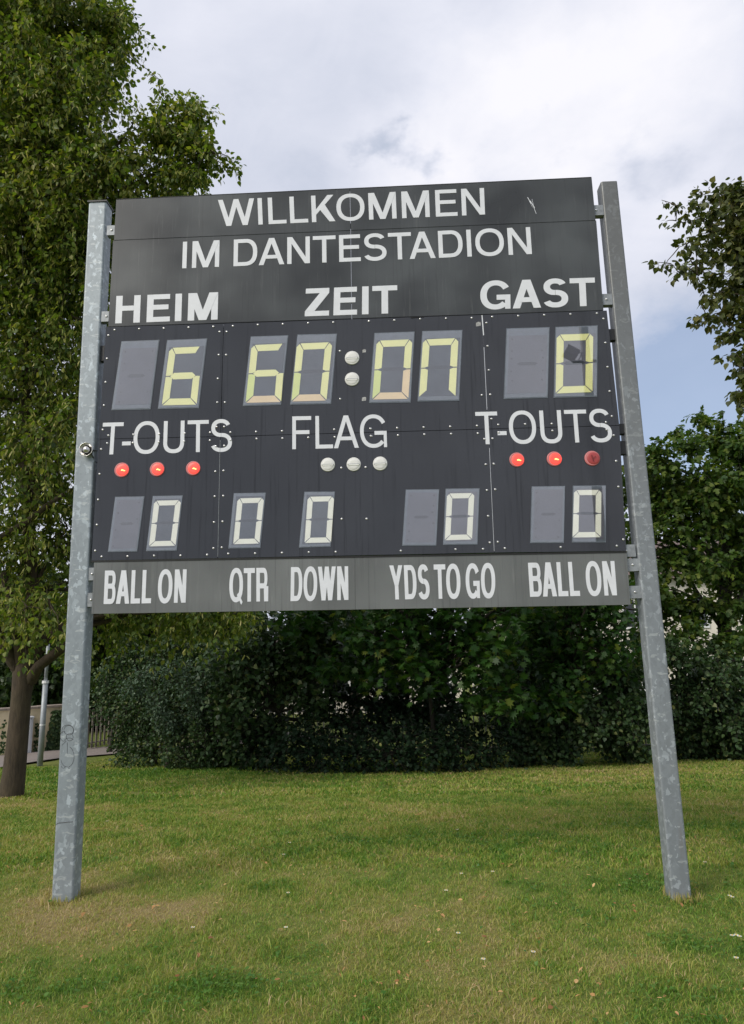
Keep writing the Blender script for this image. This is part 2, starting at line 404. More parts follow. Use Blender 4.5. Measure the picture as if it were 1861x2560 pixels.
# patches on the lawn, given where they lie: (photo px, py) -> metres, radius, dryness
_patch = []
def patch(px, py, rx, ry, s):
    c = G(px, py); _patch.append((c[0], c[1], rx, ry, s))
for a in [(150, 2250, .85, .45, .34), (60, 2330, .7, .35, .26), (420, 2290, .5, .35, .22), (560, 2320, .28, .12, .2), (1000, 2040, 3.0, .9, .12),
          (1700, 1930, 2.5, .9, .24), (1250, 1930, 3., .7, .12), (1150, 2190, .8, .4, .05), (100, 2020, 1.2, .35, .26), (1600, 2170, .45, .2, .25),
          (1650, 2420, .35, .16, .30), (960, 2300, .4, .2, .04), (1000, 2420, .3, .12, .05),
          (1300, 2110, 1.0, .6, -.16), (1700, 2080, 1.0, .5, -.12), (1540, 2190, .55, .3, -.30), (230, 2110, .7, .4, -.14), (450, 1930, 3.0, 1.6, -.30),
          (900, 2110, .8, .4, -.08), (1800, 2350, .5, .3, -.18), (520, 2460, .3, .14, -.34), (760, 2130, .4, .2, -.1), (250, 2480, .6, .25, -.10), (1700, 2520, .5, .2, -.14), (800, 1925, 2.5, .7, -.16)]:
    patch(*a)
def dryness(x, y):
    x = np.asarray(x, float); y = np.asarray(y, float)
    d = .40 + .18 * (vnoise(x + 31, y + 7, .9) - .5) + .28 * (vnoise(x + 3, y + 57, 2.9) - .5) + .30 * (vnoise(x + 13, y + 17, 7.5) - .5) + .24 * (vnoise(x + 43, y + 27, 19) - .5)
    for (cx, cy, rx, ry, s) in _patch:
        q = ((x - cx) / rx) ** 2 + ((y - cy) / ry) ** 2 + .9 * (vnoise(x, y, 3.1) - .5)
        d = d + (s * .85 if s > 0 else s * .8) * np.exp(-np.clip(q, 0, 30))
    return np.clip(d, 0, 1)

def grid_axis(segs):
    out = []
    for a, b, st in segs: out += list(np.arange(a, b, st))
    out.append(segs[-1][1]); return np.array(out)
gx = grid_axis([(-900, -100, 200), (-100, -20, 10), (-20, -7, 1), (-7, 6.5, .09), (6.5, 20, 1), (20, 100, 10), (100, 900, 200)])
gy = grid_axis([(-900, -100, 200), (-100, -20, 10), (-20, -4, 1), (-4, 11, .09), (11, 20, .5), (20, 100, 10), (100, 1500, 200)])
GX, GY = np.meshgrid(gx, gy)
bmp = (vnoise(GX, GY, 1.1) - .5) * .04 + (vnoise(GX, GY, 4.0) - .5) * .014
GZ = gz(GX, GY) + bmp * (np.abs(GX) < 30)
nx, ny = len(gx), len(gy)
me = bpy.data.meshes.new('ground')
vv = np.stack([GX, GY, GZ], -1).reshape(-1, 3)
ii = (np.arange(ny - 1)[:, None] * nx + np.arange(nx - 1)[None, :]).reshape(-1)
ff = np.stack([ii, ii + 1, ii + nx + 1, ii + nx], -1)
def fast_mesh(me, v, faces_flat, loop_total):
    me.vertices.add(len(v)); me.vertices.foreach_set('co', np.ascontiguousarray(v, dtype=np.float32).reshape(-1))
    me.loops.add(len(faces_flat)); me.loops.foreach_set('vertex_index', np.ascontiguousarray(faces_flat, dtype=np.int32))
    me.polygons.add(len(loop_total))
    ls = np.concatenate([[0], np.cumsum(loop_total)[:-1]]).astype(np.int32)
    me.polygons.foreach_set('loop_start', ls)
    try: me.polygons.foreach_set('loop_total', np.asarray(loop_total, dtype=np.int32))
    except Exception: pass
    me.update(calc_edges=True)
fast_mesh(me, vv, ff.reshape(-1), np.full(len(ff), 4))
at = me.attributes.new('lv', 'FLOAT', 'POINT'); at.data.foreach_set('value', dryness(GX, GY).reshape(-1).astype(np.float32))
m, nt, b, L = mat_new('lawn_soil_and_thatch')
a = N(nt, 'ShaderNodeAttribute'); a.attribute_name = 'lv'
n = noise(nt, 30, 5, .7, coord='Object'); n_b = noise(nt, 180, 3, .7)
s = N(nt, 'ShaderNodeMath'); s.operation = 'MULTIPLY_ADD'; L(n.outputs['Fac'], s.inputs[0]); s.inputs[1].default_value = .4; L(a.outputs['Fac'], s.inputs[2])
c = ramp(nt, s.outputs[0], [(.35, (.080, .125, .024)), (.65, (.145, .170, .044)), (.9, (.20, .18, .066)), (1, (.23, .185, .085))]).outputs[0]
c = mixc(nt, .5, c, n_b.outputs['Color'], 'OVERLAY')
L(c, b.inputs['Base Color']); b.inputs['Roughness'].default_value = .95; b.inputs['Specular IOR Level'].default_value = .1; bump(nt, b, n_b.outputs['Fac'], .6, .01)
ground = link('ground', me, m); tag(ground, 'mown lawn ground sloping away behind the scoreboard', kind='structure')

# ------------------------------------------------------------------ leaf machinery
def make_leaves(name, templates, pos, along, nrm, size, lv, mat, parent=None, kind='stuff', label=None):
    """templates: list of (verts (k,3), faces); every leaf picks one. x across, y along, z normal"""
    n = len(pos); along = along / (np.linalg.norm(along, axis=1, keepdims=True) + 1e-9)
    side = np.cross(along, nrm); side /= (np.linalg.norm(side, axis=1, keepdims=True) + 1e-9)
    nr = np.cross(side, along)
    which = np.arange(n) % len(templates)
    V = []; F = []; LT = []; A = []; off = 0
    for t, (tv, tf) in enumerate(templates):
        sel = which == t; m_ = sel.sum(); tv = np.asarray(tv, float); k = len(tv)
        s = size[sel][:, None, None]
        v = pos[sel][:, None, :] + s * (tv[None, :, 0:1] * side[sel][:, None, :] + tv[None, :, 1:2] * along[sel][:, None, :] + tv[None, :, 2:3] * nr[sel][:, None, :])
        V.append(v.reshape(-1, 3)); A.append(np.repeat(lv[sel], k))
        base = off + np.arange(m_) * k
        flat = np.concatenate([np.array(f) for f in tf]); lens = np.array([len(f) for f in tf])
        F.append((base[:, None] + flat[None, :]).reshape(-1)); LT.append(np.tile(lens, m_)); off += m_ * k
    me = bpy.data.meshes.new(name); fast_mesh(me, np.concatenate(V), np.concatenate(F), np.concatenate(LT))
    at = me.attributes.new('lv', 'FLOAT', 'POINT'); at.data.foreach_set('value', np.concatenate(A).astype(np.float32))
    o = link(name, me, mat, parent)
    if kind: o['kind'] = kind
    if label: o['label'] = label
    return o

T_HEART = ([(0, 0, 0), (-.42, .12, .06), (-.46, .45, .05), (-.22, .78, .0), (0, 1.05, -.10), (.22, .78, .0), (.46, .45, .05), (.42, .12, .06), (0, .5, -.04)],
           [(0, 8, 2, 1), (8, 4, 3, 2), (0, 7, 6, 8), (8, 6, 5, 4)])
T_LIND = ([(q[0] * .74, q[1], q[2]) for q in T_HEART[0]], T_HEART[1])
T_OVAL = ([(0, 0, 0), (-.28, .35, .05), (-.22, .75, .02), (0, 1, -.06), (.22, .75, .02), (.28, .35, .05)], [(0, 3, 2, 1), (0, 5, 4, 3)])
T_OVAL2 = ([(0, 0, 0), (-.36, .3, .04), (-.34, .7, .0), (0, 1, -.10), (.34, .7, .06), (.36, .3, .08)], [(0, 3, 2, 1), (0, 5, 4, 3)])
T_STRIP = ([(-.07, 0, 0), (.07, 0, 0), (.10, .55, .03), (-.10, .55, .03), (0, 1.0, -.05)], [(0, 1, 2, 3), (3, 2, 4)])
T_MAPLE = ([(0, 0, 0), (-.35, -.02, -.04), (-.25, .22, .02), (-.62, .38, -.05), (-.27, .52, .02), (-.40, .86, -.06), (-.12, .68, .02), (0, 1.08, -.08),
            (.12, .68, .02), (.40, .86, -.06), (.27, .52, .02), (.62, .38, -.05), (.25, .22, .02), (.35, -.02, -.04), (0, .45, .0)],
           [(0, 14, 2, 1), (14, 4, 3, 2), (14, 6, 5, 4), (14, 7, 6), (14, 8, 7), (14, 10, 9, 8), (14, 12, 11, 10), (0, 13, 12, 14)])
T_MAPLE2 = ([(0, 0, 0), (-.30, .18, .06), (-.60, .50, .02), (-.22, .50, .02), (-.30, .88, 0), (0, 1.05, -.10), (.30, .88, 0), (.22, .50, .02), (.60, .50, .02), (.30, .18, .06)],
            [(0, 3, 2, 1), (0, 5, 4, 3), (0, 7, 6, 5), (0, 9, 8, 7)])

def rand_dirs(n):
    v = rng.normal(size=(n, 3)); return v / np.linalg.norm(v, axis=1, keepdims=True)

def clump_twigs(clumps, per_area, shell=.55, outward=.7, droop=-.15, tl=(.25, .5)):
    """twig starts/directions/lengths distributed through ellipsoids; clumps: (c(3), r(3), density)"""
    S = []; D = []; Ln = []
    for c, r, dens in clumps:
        c = np.array(c); r = np.array(r) * np.ones(3)
        area = 4 * math.pi * (np.mean(r) ** 2)
        n = int(area * per_area * dens + rng.random() + .15)
        if n < 1: continue
        u = rand_dirs(n); rad = shell + (1 - shell) * rng.random(n) ** .7
        p = c + u * r * rad[:, None]
        d = u * outward + rand_dirs(n) * .75 + np.array([0, 0, droop])
        d /= np.linalg.norm(d, axis=1, keepdims=True)
        S.append(p); D.append(d); Ln.append(rng.uniform(tl[0], tl[1], n) * np.clip(np.mean(r) / .32, .42, 1))
    return np.concatenate(S), np.concatenate(D), np.concatenate(Ln)

def leaves_on(S, D, Ln, m, spread=.35, hang=.6, up=.8, sag=.35):
    n = len(S); t = (np.arange(m)[None, :] + .3 + rng.random((n, m)) * .5) / m
    p = S[:, None, :] + D[:, None, :] * (Ln[:, None] * t)[..., None]
    p[..., 2] -= sag * Ln[:, None] * t ** 2
    sd = rand_dirs(n * m).reshape(n, m, 3)
    al = D[:, None, :] * .5 + sd * .8; al[..., 2] -= hang
    nr = rand_dirs(n * m).reshape(n, m, 3) * .75; nr[..., 2] += up
    p = p + sd * spread * .1
    return p.reshape(-1, 3), al.reshape(-1, 3), nr.reshape(-1, 3)

def np_twigs(name, S, D, Ln, r, mat, parent, sag=.35):
    """thin three-sided twigs, one joined part"""
    n = len(S); k = 3
    ts = np.linspace(0, 1, k); V = np.zeros((n, k, 3, 3))
    a = np.cross(D, np.array([.3, .2, 1.0])); a /= np.linalg.norm(a, axis=1, keepdims=True) + 1e-9; b = np.cross(D, a)
    for i, t in enumerate(ts):
        c = S + D * (Ln * t)[:, None]; c[:, 2] -= sag * Ln * t ** 2
        for j in range(3):
            w = 2 * math.pi * j / 3; V[:, i, j, :] = c + r * (1 - .75 * t) * (math.cos(w) * a + math.sin(w) * b)
    f = []
    for i in range(k - 1):
        for j in range(3): f += [i * 3 + j, i * 3 + (j + 1) % 3, (i + 1) * 3 + (j + 1) % 3, (i + 1) * 3 + j]
    f = np.array(f); F = (np.arange(n)[:, None] * 9 + f[None, :]).reshape(-1)
    me = bpy.data.meshes.new(name); fast_mesh(me, V.reshape(-1, 3), F, np.full(len(F) // 4, 4))
    o = link(name, me, mat, parent); o['kind'] = 'stuff'; return o

def split(cl, k=5, s=.5, flat=.55):
    out = []
    for (c, r_), d in cl:
        r_ = np.array(r_) * np.ones(3)
        for _ in range(k):
            o = rand_dirs(1)[0] * r_ * rng.uniform(.25, .8); q = rng.uniform(.8, 1.25)
            out.append(((c + o, r_ * s * q * np.array([1, 1, flat])), d / (k * s * s) / flat ** .5))
    return out

def limb_path(a, b, sag=.0, wob=.06, n=7):
    a = np.array(a, float); b = np.array(b, float); Lg = np.linalg.norm(b - a); pts = []
    for i in range(n):
        t = i / (n - 1); p = a * (1 - t) + b * t
        p = p + np.array([0, 0, 1]) * sag * Lg * math.sin(math.pi * t) + rng.normal(size=3) * wob * Lg * .3 * math.sin(math.pi * t)
        pts.append(p)
    return pts

def C(px, py, rpx, y, flat=1.0, deep=1.0):
    """a crown clump centred where the photograph shows it, at depth y (m)"""
    p = P(px, py, y); r = rpx / FPX * np.linalg.norm(p - CAM)
    return (p, (r, r * deep, r * flat))

def tree(name, label, cat, base, trunk_pts, trunk_r, clumps, mat, barkm, templates, leaf=(.05, .08), per_area=60, m=6, tl=(.25, .5),
         group=None, bracts=0, limbs=True, droop=-.15, hang=.6, sub=4, twig_r=.004, shell=.5, limb_r=.05, up=.8, lvr=(0, 1), sag=.35, spread=.35):
    root = empty(name, tuple(base)); tag(root, label, cat, group)
    tb = MB()
    if trunk_pts is not None:
        v, f = tube(trunk_pts, trunk_r, 14); tb.add(v, f); tb.build('trunk', barkm, root, True)
    lb = MB(); tops = [np.array(p) for p in trunk_pts[len(trunk_pts) // 2:]] if trunk_pts is not None else [np.array(base)]
    cl = [(np.array(c), np.array(r) * np.ones(3), d) for (c, r), d in clumps]
    for ci, (c, r, d) in enumerate(cl):
        if np.mean(r) < .22:                       # a spray: a thin shoot from its nearest neighbour back towards the trunk
            near = [q[0] for q in cl if np.linalg.norm(q[0] - tops[-1]) < np.linalg.norm(c - tops[-1]) - .01] or [c]
            e = min(near, key=lambda q: np.linalg.norm(q - c))
            if .02 < np.linalg.norm(e - c) < 1.2:
                v, f = tube(limb_path(e, c, .03, .08, 4), [.008, .007, .005, .004], 5); lb.add(v, f)
            continue
        best = min(tops, key=lambda q: np.linalg.norm(q - c) + max(0, q[2] - c[2]) * 1.5)
        if limbs:
            pth = limb_path(best, c, .05); Lg = np.linalg.norm(c - best); r0 = min(limb_r, .018 + .014 * Lg)
            v, f = tube(pth, list(np.linspace(r0, r0 * .35, len(pth))), 7); lb.add(v, f)
        for _ in range(sub):
            e = c + rand_dirs(1)[0] * r * .85; pth = limb_path(c, e, .03, .1, 5)
            v, f = tube(pth, list(np.linspace(.014, .004, 5)), 5); lb.add(v, f)
    if lb.v: lb.build('branches', barkm, root, True)
    S, D, Ln = clump_twigs(cl, per_area, shell=shell, droop=droop, tl=tl)
    p, al, nr = leaves_on(S, D, Ln, m, hang=hang, up=up, sag=sag, spread=spread)
    size = rng.uniform(leaf[0], leaf[1], len(p)); lv = np.clip(rng.normal(.5 * (lvr[0] + lvr[1]), .22 * (lvr[1] - lvr[0]) + .02, len(p)), 0, 1)
    make_leaves('foliage', templates, p, al, nr, size, lv, mat, root)
    np_twigs('twigs', S, D, Ln, twig_r, barkm, root, sag)
    if bracts:
        q = rng.random(len(p)) < bracts; pb = p[q] + rand_dirs(q.sum()) * .02; ab = rand_dirs(q.sum()) * .5; ab[:, 2] -= .8
        make_leaves('bracts', [T_STRIP], pb, ab, rand_dirs(q.sum()), rng.uniform(.07, .11, q.sum()), rng.random(q.sum()), M['bract'], root)
    return root
# ------------------------------------------------------------------ scoreboard
board = empty('scoreboard', (0, 0.06, 0))
tag(board, 'tall dark stadium scoreboard reading WILLKOMMEN IM DANTESTADION on two galvanised posts', 'scoreboard')

def quad_part(name, px4, y, depth, mat, parent, inset=.0015, label=None):
    pts = [P(a, b, y) for a, b in px4]; c = sum(pts) / 4
    poly = [(p[0] + np.sign(c[0] - p[0]) * inset, p[2] + np.sign(c[2] - p[2]) * inset) for p in pts]
    v, f = prism_xz(poly[::-1] if False else poly, y, y + depth)
    o = link(name, pymesh(v, f), mat, parent)
    if label: o['label'] = label
    return o
YH, YC, YS = -0.004, 0.0, -0.002
hx0, hx1 = (290.8, 498.8), (1480, 443)
hc_t, hc_m, hc_b = (875, 471.2), (877, 575.8), (879.8, 796.3)
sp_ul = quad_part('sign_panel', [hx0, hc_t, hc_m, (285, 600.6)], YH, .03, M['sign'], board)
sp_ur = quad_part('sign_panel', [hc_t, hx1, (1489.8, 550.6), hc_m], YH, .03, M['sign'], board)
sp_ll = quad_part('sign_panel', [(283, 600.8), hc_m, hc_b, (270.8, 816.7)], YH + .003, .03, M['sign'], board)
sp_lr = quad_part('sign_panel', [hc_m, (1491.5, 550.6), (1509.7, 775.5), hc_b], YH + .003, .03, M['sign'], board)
T4 = [(265, 817), (559.5, 808.5), (1205, 786.8), (1518, 775.5)]
Mi = [(246.5, 1097.9), (552, 1091.5), (1221, 1072.5), (1549.5, 1063.5)]
B4 = [(228.7, 1402), (544.8, 1396), (1236, 1382), (1566.8, 1378)]
cp = []
for row, (a, b_) in enumerate(((T4, Mi), (Mi, B4))):
    for k in range(3):
        cp.append(quad_part('casing_panel', [a[k], a[k + 1], b_[k + 1], b_[k]], YC, .11, M['casing'], board, .002))
ss_l = quad_part('caption_strip', [(235.5, 1404.5), (887.7, 1393), (888.6, 1524), (228.7, 1534.8)], YS, .03, M['strip'], board, .001)
ss_r = quad_part('caption_strip', [(887.7, 1393), (1567.5, 1380.5), (1577.2, 1512), (888.6, 1524)], YS, .03, M['strip'], board, .001)
# dark hem along the casing bottom, trim line of each panel row and silver joint strip
def bar_px(name, a, b, w, y, depth, mat, parent):
    p, q = P(*a, y), P(*b, y); d = (q - p) / np.linalg.norm(q - p); n = np.array([-d[2], 0, d[0]]) * w / 2
    poly = [(p - n)[[0, 2]], (q - n)[[0, 2]], (q + n)[[0, 2]], (p + n)[[0, 2]]]
    v, f = prism_xz(poly, y, y + depth); return link(name, pymesh(v, f), mat, parent)
bar_px('hem', (228.5, 1403.5), (1567, 1379.8), .010, -.006, .02, M['edge'], board)
bar_px('joint_strip', (1205.5, 788), (1209.5, 838), .007, -.003, .004, M['letter'], cp[1])
bar_px('joint_strip', (1210.5, 868), (1218, 1024), .004, -.0025, .004, M['zinc_bolt'], cp[1])
bar_px('joint_strip', (1224, 1120), (1236, 1378), .003, -.002, .003, M['zinc_bolt'], cp[4])
bar_px('joint_strip', (551, 1100), (544.9, 1392), .0025, -.002, .003, M['bracket'], cp[3])
bar_px('rim', (1533, 941), (1544, 1060), .003, .01, .004, M['letter'], board)
bar_px('top_rim', (292, 498), (1479, 442.6), .004, -.006, .035, M['edge'], board)
# rear rails joining panels and posts
for (a, b) in [((290, 590), (1490, 540)), ((275, 770), (1500, 735))]:
    p, q = P(*a, .05), P(*b, .05)
    mb = MB(); mb.tube([p, q], .02, 6); mb.build('rear_rail', M['black'], board)

# posts: rounded hollow sections
def rsec(w, d, r=.014, n=4):
    out = []
    for cx, cy, a0 in ((w - r, d - r, 0), (r, d - r, 90), (r, r, 180), (w - r, r, 270)):
        for k in range(n + 1):
            t = math.radians(a0 + 90 * k / n); out.append((cx + r * math.cos(t), cy + r * math.sin(t)))
    return out
def post(tl, tr, bl, br, mat, label, slant_top):
    y0 = .004
    TL, TR, BL, BR = [P(*q, y0) for q in (tl, tr, bl, br)]
    w = ((TR - TL)[0] + (BR - BL)[0]) / 2; sec = rsec(w, .125); mb = MB(); k = len(sec)
    lo = BL[2] - .12; dx = (BL[0] - TL[0]) / (TL[2] - BL[2])
    rows = []
    for z in (lo, BL[2], (BL[2] + TL[2]) / 2, TL[2]):
        x0 = TL[0] + dx * (TL[2] - z); rows.append([(x0 + sx, y0 + sy, z) for sx, sy in sec])
    v = [p for r in rows for p in r]; f = []
    for i in range(3):
        for j in range(k): f.append((i * k + j, i * k + (j + 1) % k, (i + 1) * k + (j + 1) % k, (i + 1) * k + j))
    f.append(tuple(3 * k + j for j in range(k))); f.append(tuple(reversed(range(k))))
    o = link('post', pymesh(v, f), mat, board); o['label'] = label
    return o, TL, w
pl_o, PLT, pw = post((221.8, 506), (269.5, 506), (127.7, 2254.8), (177, 2255), M['galv'], 'bright galvanised left post with marker doodle', 0)
pr_o, PRT, pw2 = post((1503, 454), (1544.5, 452), (1680.5, 2245), (1730, 2236), M['galv_old'], 'darker weathered galvanised right post', 0)
mb = MB(); mb.box((PLT[0] - .006, -.004, PLT[2]), (PLT[0] + pw + .006, .136, PLT[2] + .012)); link('post_cap', mb.mesh(), M['black'], pl_o)
# marker drawing and wire on the left post
def doodle(name, pts, r, y, mat, parent, off=(0, 1500), s=2.835):
    mb = MB(); q = [P(off[0] + a / s, off[1] + b / s, y) for a, b in pts]; v, f = tube(q, r, 4); mb.add(v, f); return mb.build(name, mat, parent)
circ = lambda cx, cy, rx, ry, a0=0, a1=360, n=20: [(cx + rx * math.cos(math.radians(a0 + (a1 - a0) * i / n)), cy + ry * math.sin(math.radians(a0 + (a1 - a0) * i / n))) for i in range(n + 1)]
for pts in (circ(488, 922, 34, 33), circ(482, 925, 42, 40, 150, 400), circ(495, 972, 24, 26), circ(452, 966, 24, 34, 60, 300), [(470, 1000), (440, 1030)], circ(490, 1000, 34, 22, 200, 340),
            circ(478, 1110, 48, 74, -70, 160), [(478, 1010), (478, 1090)], circ(450, 1180, 12, 12, -20, 190, 8), [(484, 1182), (486, 1195), (496, 1193), (497, 1178)]):
    doodle('marker_line', pts, .0012, .0035, M['ink'], pl_o)
doodle('binding_wire', [(398, 1590), (420, 1580), (455, 1578), (480, 1574), (520, 1572)], .0016, .003, M['black'], pl_o)

# brackets with bolts
def dome_mesh(r, h, n=10):
    v, f = lathe([(r, 0), (r, h * .4), (r * .7, h * .85), (r * .25, h)], (0, 0, 0), 'y', n); return pymesh(v, f, True)
def bracket(x0, y0, x1, y1, bolt=True, y=.0, mat='bracket'):
    a, c = P(x0, y1, y), P(x1, y0, y); mb = MB()
    mb.box((a[0], y, a[2]), (c[0], y + .006, c[2])); mb.box((a[0], y + .006, a[2]), (c[0], y + .05, a[2] + .006)); mb.box((a[0], y + .006, c[2] - .006), (c[0], y + .05, c[2]))
    o = mb.build('bracket', M[mat], board)
    if bolt:
        me = dome_mesh(.0085, .006); me.materials.append(M['zinc_bolt'])
        link('bolt', me, None, o, (a * (1 - bolt) + c * bolt) * [1, 0, 0] + np.array([0, y, (a[2] + c[2]) / 2]))
for a in [(267, 563, 292, 588, .5), (253, 778, 273, 804, .7), (250, 864, 262, 902, 0), (217, 1419, 236, 1451, .75), (214, 1482, 233, 1517, .75),
          (1484, 512, 1508, 538, .3), (1508, 734, 1530, 762, .4), (1518, 822, 1541, 850, 0), (1546, 1059, 1561, 1084, 0), (1551, 1102, 1563, 1135, 0), (1563, 1361, 1588, 1392, .15),
          (1569, 1396, 1601, 1428, .42), (1575, 1464, 1607, 1496, .42)]:
    bracket(*a[:4], bolt=a[4], y=.012 if a[4] else .03, mat='bracket' if a[4] else 'black')

# horn on the left post with its cable
hc = P(215.2, 1123.5, -.03); HK = 1.15
v, f = lathe([(a_ * HK, b_) for a_, b_ in [(.030, -.035), (.030, -.02), (.044, -.004), (.046, .004), (.043, .006), (.040, .0), (.029, -.012), (.027, -.014), (.022, -.012), (.021, .002), (.019, .004), (.012, .006), (.004, .012)]], tuple(hc), 'y', 28)
horn = link('signal_horn', pymesh(v, f, True), M['steel'], board)
v, f = lathe([(.033, 0), (.0255, .0)], (hc[0], hc[1] + .0105, hc[2]), 'y', 24); link('horn_recess', pymesh(v, f), M['black'], horn)
mb = MB(); mb.tube([hc + [.03, .02, -.02], P(233, 1142, 0), P(236, 1152, .03), P(246, 1158, .05)], .004, 6); mb.tube([hc + [.04, .03, 0], P(244, 1127, .02)], .005, 6); mb.build('horn_cable', M['black'], horn)

# ------------------------------------------------------------------ lettering (pieces of cut vinyl)
CH = 718.0
def se(cx, cy, rx, ry, t, p=2.35):
    c, s = math.cos(t), math.sin(t)
    return (cx + rx * math.copysign(abs(c) ** (2 / p), c), cy + ry * math.copysign(abs(s) ** (2 / p), s))
def arc(cx, cy, rx, ry, sv, sh, a0, a1, n=28, p=2.35):
    q = []
    for i in range(n):
        t0, t1 = (math.radians(a0 + (a1 - a0) * j / n) for j in (i, i + 1))
        q.append([se(cx, cy, rx, ry, t0, p), se(cx, cy, rx, ry, t1, p), se(cx, cy, rx - sv, ry - sh, t1, p), se(cx, cy, rx - sv, ry - sh, t0, p)])
    return q
R4 = lambda x0, y0, x1, y1: [[(x0, y0), (x1, y0), (x1, y1), (x0, y1)]]
D4 = lambda x0, x1, s, y0=0.0, y1=CH: [[(x0, y0), (x0 + s, y0), (x1 + s, y1), (x1, y1)]]
def glyph(ch, v, h):
    """returns (left bearing, ink width, right bearing, list of layers of quads)"""
    H = CH; d = v * 1.12
    if ch == 'I': return 80, v, 80, [R4(0, 0, v, H)]
    if ch == 'L': return 76, 455, 25, [R4(0, 0, v, H), R4(v, 0, 455, h)]
    if ch == 'H': return 77, 570, 75, [R4(0, 0, v, H), R4(570 - v, 0, 570, H), R4(v, H * .535 - h / 2, 570 - v, H * .535 + h / 2)]
    if ch == 'E': return 86, 540, 41, [R4(0, 0, v, H), R4(v, 0, 540, h), R4(v, H - h, 530, H), R4(v, H * .53 - h / 2, 500, H * .53 + h / 2)]
    if ch == 'F': return 86, 497, 28, [R4(0, 0, v, H), R4(v, H - h, 497, H), R4(v, H * .51 - h / 2, 450, H * .51 + h / 2)]
    if ch == 'T': return 14, 575, 14, [R4(0, H - h, 575, H), R4(287 - v / 2, 0, 287 + v / 2, H - h)]
    if ch == 'Z': return 24, 555, 24, [R4(0, H - h, 545, H), R4(0, 0, 555, h), D4(0, 555 - d * 1.35, d * 1.3, h, H - h)]
    if ch == 'N': return 76, 570, 76, [R4(0, 0, v, H), R4(570 - v, 0, 570, H), [[(570 - v - d * .15, 0), (570, 0), (v + d * .15, H), (0, H)]]]
    if ch == 'M': return 73, 690, 73, [R4(0, 0, v, H), R4(690 - v, 0, 690, H), [[(345 - d * .52, 0), (345 + d * .50, 0), (v * 1.35, H), (0, H)]], [[(345 - d * .50, 0), (345 + d * .52, 0), (690, H), (690 - v * 1.35, H)]]]
    if ch == 'W': return 12, 920, 12, [D4(190, 0, d, 0, H), D4(190, 460 - d / 2, d, 0, H), D4(730 - d, 460 - d / 2, d, 0, H), D4(730 - d, 920 - d, d, 0, H)]
    if ch == 'A': return 12, 645, 12, [D4(0, 322 - d * .56, d, 0, H), [[(645 - d, 0), (645, 0), (322 + d * .56, H), (322 - d * .44, H)]], R4(130 + v * .25, H * .29 - h * .45, 515 - v * .25, H * .29 + h * .5)]
    if ch == 'K': return 76, 590, 8, [R4(0, 0, v, H), [[(v, H * .27), (v, H * .27 + d * 1.15), (565 - d * 1.25, H), (565, H)]], [[(590 - d * 1.2, 0), (590, 0), (v + 175 + d * .35, H * .66), (v + 90 + d * .0, H * .48)]]]
    if ch == 'Y': return 12, 645, 12, [R4(322 - v / 2, 0, 322 + v / 2, H * .42), [[(322 - v / 2, H * .40), (322 + v / 2, H * .42), (d, H), (0, H)]], [[(322 - v / 2, H * .42), (322 + v / 2, H * .40), (645, H), (645 - d, H)]]]
    if ch == '-': return 40, 235, 40, [R4(0, H * .33 - h / 2, 235, H * .33 + h / 2)]
    if ch == 'O': return 38, 705, 38, [arc(352, H / 2, 352, H / 2 + 10, v, h, 0, 360, 56, 2.25)]
    if ch == 'Q': return 38, 705, 38, [arc(352, H / 2, 352, H / 2 + 10, v, h, 0, 360, 56, 2.25), [[(400, H * .20), (470, H * .27), (690, -H * .01), (620, -H * .09)]]]
    if ch == 'D': return 81, 600, 40, [R4(0, 0, v, H), R4(v, 0, 300, h), R4(v, H - h, 300, H), arc(300, H / 2, 300, H / 2, v, h, -90, 90, 30)]
    if ch == 'U': return 77, 565, 77, [R4(0, H * .33, v, H), R4(565 - v, H * .33, 565, H), arc(282, H * .33, 282, H * .33 + 10, v, h, 180, 360, 30)]
    if ch == 'S':
        s_ = (H + 20 + h) / 2; ru, rl = s_ * .487, s_ * .513
        return 44, 575, 44, [arc(283, H + 10 - ru, 262, ru, v, h, 22, 270, 34, 2.2), arc(288, rl - 10, 287, rl, v, h, 90, -158, 34, 2.2)]
    if ch == 'G': return 42, 690, 48, [arc(350, H / 2, 350, H / 2 + 10, v, h, 30, 318, 44, 2.2), R4(690 - v * .82, 0, 690, H * .50), R4(375, H * .50 - h, 690 - v * .82, H * .50)]
    if ch == 'B': return 76, 565, 40, [R4(0, 0, v, H), R4(v, 0, 360, h), R4(v, H - h, 340, H), R4(v, H * .53 - h / 2, 350, H * .53 + h / 2),
        arc(340, H - (H * .47 + h / 2) / 2, 205, (H * .47 + h / 2) / 2, min(v, 150), h, -90, 90, 18), arc(355, (H * .53 + h / 2) / 2, 210, (H * .53 + h / 2) / 2, min(v, 155), h, -90, 90, 18)]
    if ch == 'R': return 82, 600, 25, [R4(0, 0, v, H), R4(v, H - h, 370, H), R4(v, H * .46 - h / 2, 370, H * .46 + h / 2),
        arc(370, H - (H * .54 + h / 2) / 2, 205, (H * .54 + h / 2) / 2, min(v, 155), h, -90, 90, 18), [[(600 - d * 1.0, 0), (600, 0), (420 + d * .95, H * .45), (400 + d * -.1, H * .45)]]]
KERN = {'TA': -60, 'AT': -60, 'T-': -60, 'LA': 0, 'AL': 0, 'TO': -12, 'FL': 20}
